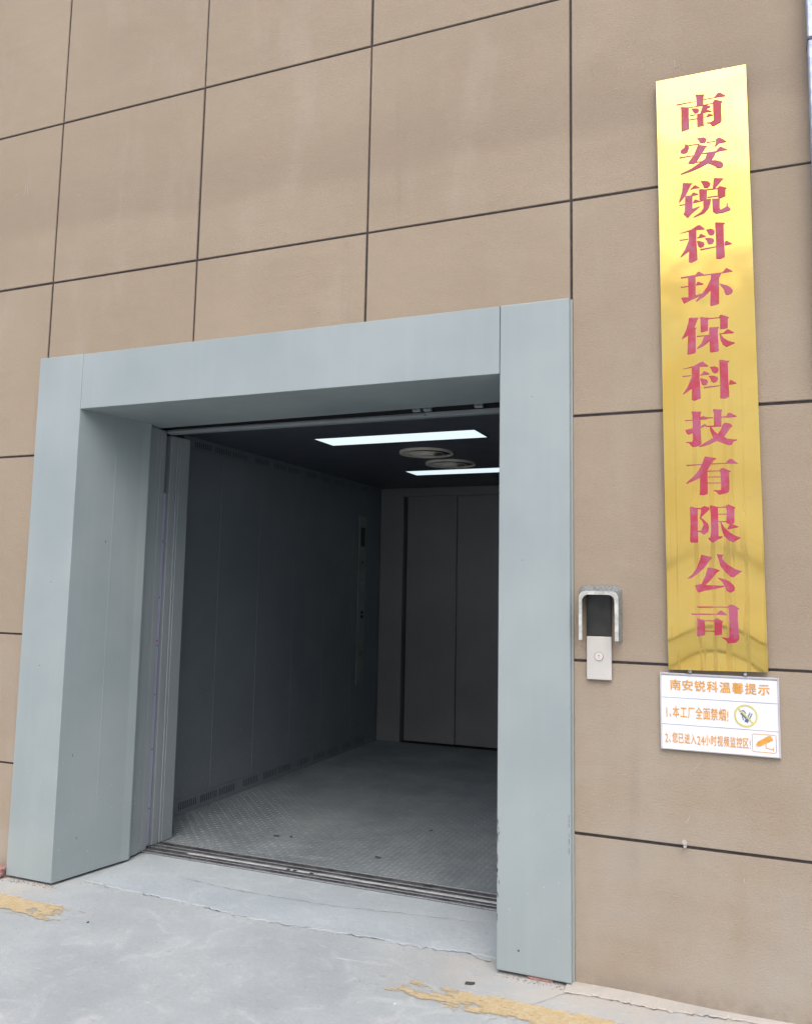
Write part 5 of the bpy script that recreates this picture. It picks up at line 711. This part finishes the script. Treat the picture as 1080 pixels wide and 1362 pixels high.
# ------------------------------------------------------------------ downpipe at the right edge, bits and pieces
dp = thing('downpipe', 'pale blue white metal drain trunking on the wall right of the gold sign', 'pipe', (.97, -.05, 5))
obj('trunking', box(.922, 1.06, -.075, -.002, 2.3, 9.3, .004), 'pipe', dp)
obj('front_rib', box(.952, .962, -.083, -.0752, 2.3, 9.3, .002), 'pipe', dp)
for z in (3.60, 6.1): obj('collar', box(.920, 1.062, -.079, -.0015, z-.006, z+.006, .001), 'band', dp)
t = thing('wall_plug', 'tiny pale plug sticking out of the lowest wall joint beneath the notice board', 'wall plug', (.419, -.0, .573))
b = cyl((.419, -.030, .570), .006, .030, 'y', 12, .005); obj('shank', b, 'plug', t)
b = cyl((.418, -.034, .585), .0085, .005, 'y', 12); obj('head', b, 'plug', t)
def lump(c, s, n, mat, name, label, cat, sq=1.0, group=None):
    b = bmesh.new(); bmesh.ops.create_icosphere(b, subdivisions=2, radius=1)
    rs = random.Random(n)
    for v in b.verts:
        f = 1+rs.uniform(-.14, .14); m_ = max(abs(v.co.x), abs(v.co.y), abs(v.co.z)); q = v.co/m_*.82 if sq > 1 else v.co
        v.co = Vector((q.x*s[0]*f, q.y*s[1]*f, q.z*s[2]*f))+Vector(c)
    o = obj(name, b, mat); tag(o, label, cat, group); return o
lump((-2.925, -.045, .032), (.034, .03, .034), 3, 'brick', 'brick', 'broken pink brick lying against the foot of the left jamb', 'brick', 2)
lump((-.13, -.012, .005), (.060, .013, .007), 5, 'brick', 'brick_fragment', 'reddish brick chip wedged beneath the right jamb', 'brick', 2)
def leaf(x, y, z, L, a, n, name, label, cat, mat='leaf'):
    rs = random.Random(n); b = bmesh.new(); P = []
    for k in range(9):
        t = 2*math.pi*k/9; u, v = math.cos(t)*L*rs.uniform(.8, 1), math.sin(t)*L*.42*rs.uniform(.7, 1.1)
        P.append((x+u*math.cos(a)-v*math.sin(a), y+u*math.sin(a)+v*math.cos(a)))
    lo = [b.verts.new((p[0], p[1], z)) for p in P]; hi = [b.verts.new((x+(p[0]-x)*.9, y+(p[1]-y)*.9, z+.004+rs.uniform(0, .004))) for p in P]
    b.faces.new(lo); b.faces.new(hi)
    for k in range(9): b.faces.new((lo[k], lo[(k+1) % 9], hi[(k+1) % 9], hi[k]))
    o = obj(name, b, mat); tag(o, label, cat)
leaf(-.365, -.155, .001, .024, .5, 1, 'dry_leaf', 'dark dry leaf on the concrete just before the right jamb', 'leaf')
leaf(-2.02, 1.13, .0115, .022, .1, 2, 'dry_leaf', 'larger dark flake on the lift floor near the left wall', 'leaf')
leaf(-1.93, 1.15, .0115, .013, -.3, 3, 'dry_leaf', 'small thin flake beside the larger flake on the lift floor', 'leaf')
leaf(-1.30, 1.02, .0115, .022, .2, 4, 'dry_leaf', 'dark flake near the middle of the lift floor', 'leaf')
leaf(-1.22, 1.62, .0115, .014, .8, 5, 'dry_leaf', 'tiny dark speck halfway back on the lift floor', 'leaf')
leaf(-2.49, -.55, .0, .010, .8, 6, 'pebble', 'tiny dark pebble on the concrete at the left edge', 'pebble')
leaf(-2.1, -.30, .0, .006, .8, 7, 'pebble', 'lone dark pebble right of the left yellow paint patch', 'pebble')
leaf(-.56, -.42, .001, .009, .4, 8, 'paper_scrap', 'tiny pale scrap beside the right yellow paint patch', 'scrap', 'dust')
# grit gathered under the jambs and along cracks
V = []; F = []
def grit(x, y, s):
    n = len(V); a = random.random()*6
    for k in range(3): V.append((x+s*math.cos(a+k*2.1), y+s*math.sin(a+k*2.1), .0))
    V.append((x, y, s*random.uniform(.7, 1.3)))
    F.extend([(n, n+1, n+3), (n+1, n+2, n+3), (n+2, n, n+3)])
for k in range(260): grit(random.uniform(-2.89, -2.55), random.gauss(-.038, .012), random.uniform(.0015, .005))
for k in range(200): grit(random.uniform(-.30, .02), random.gauss(-.042, .012), random.uniform(.0015, .0045))
for k in range(260):
    q = random.choice(edge); grit(q[0]+random.uniform(-.02, .02), q[1]-abs(random.gauss(0, .02)), random.uniform(.001, .0035))
for k in range(180): q = random.choice(fe); grit(q[0], q[1]-abs(random.gauss(0, .02)), random.uniform(.001, .003))
for k in range(420): grit(random.uniform(-3, 1.2), random.uniform(-1.2, -.05), random.uniform(.0008, .0026))
obj('grit', (V, F), 'gravel', kind='stuff')
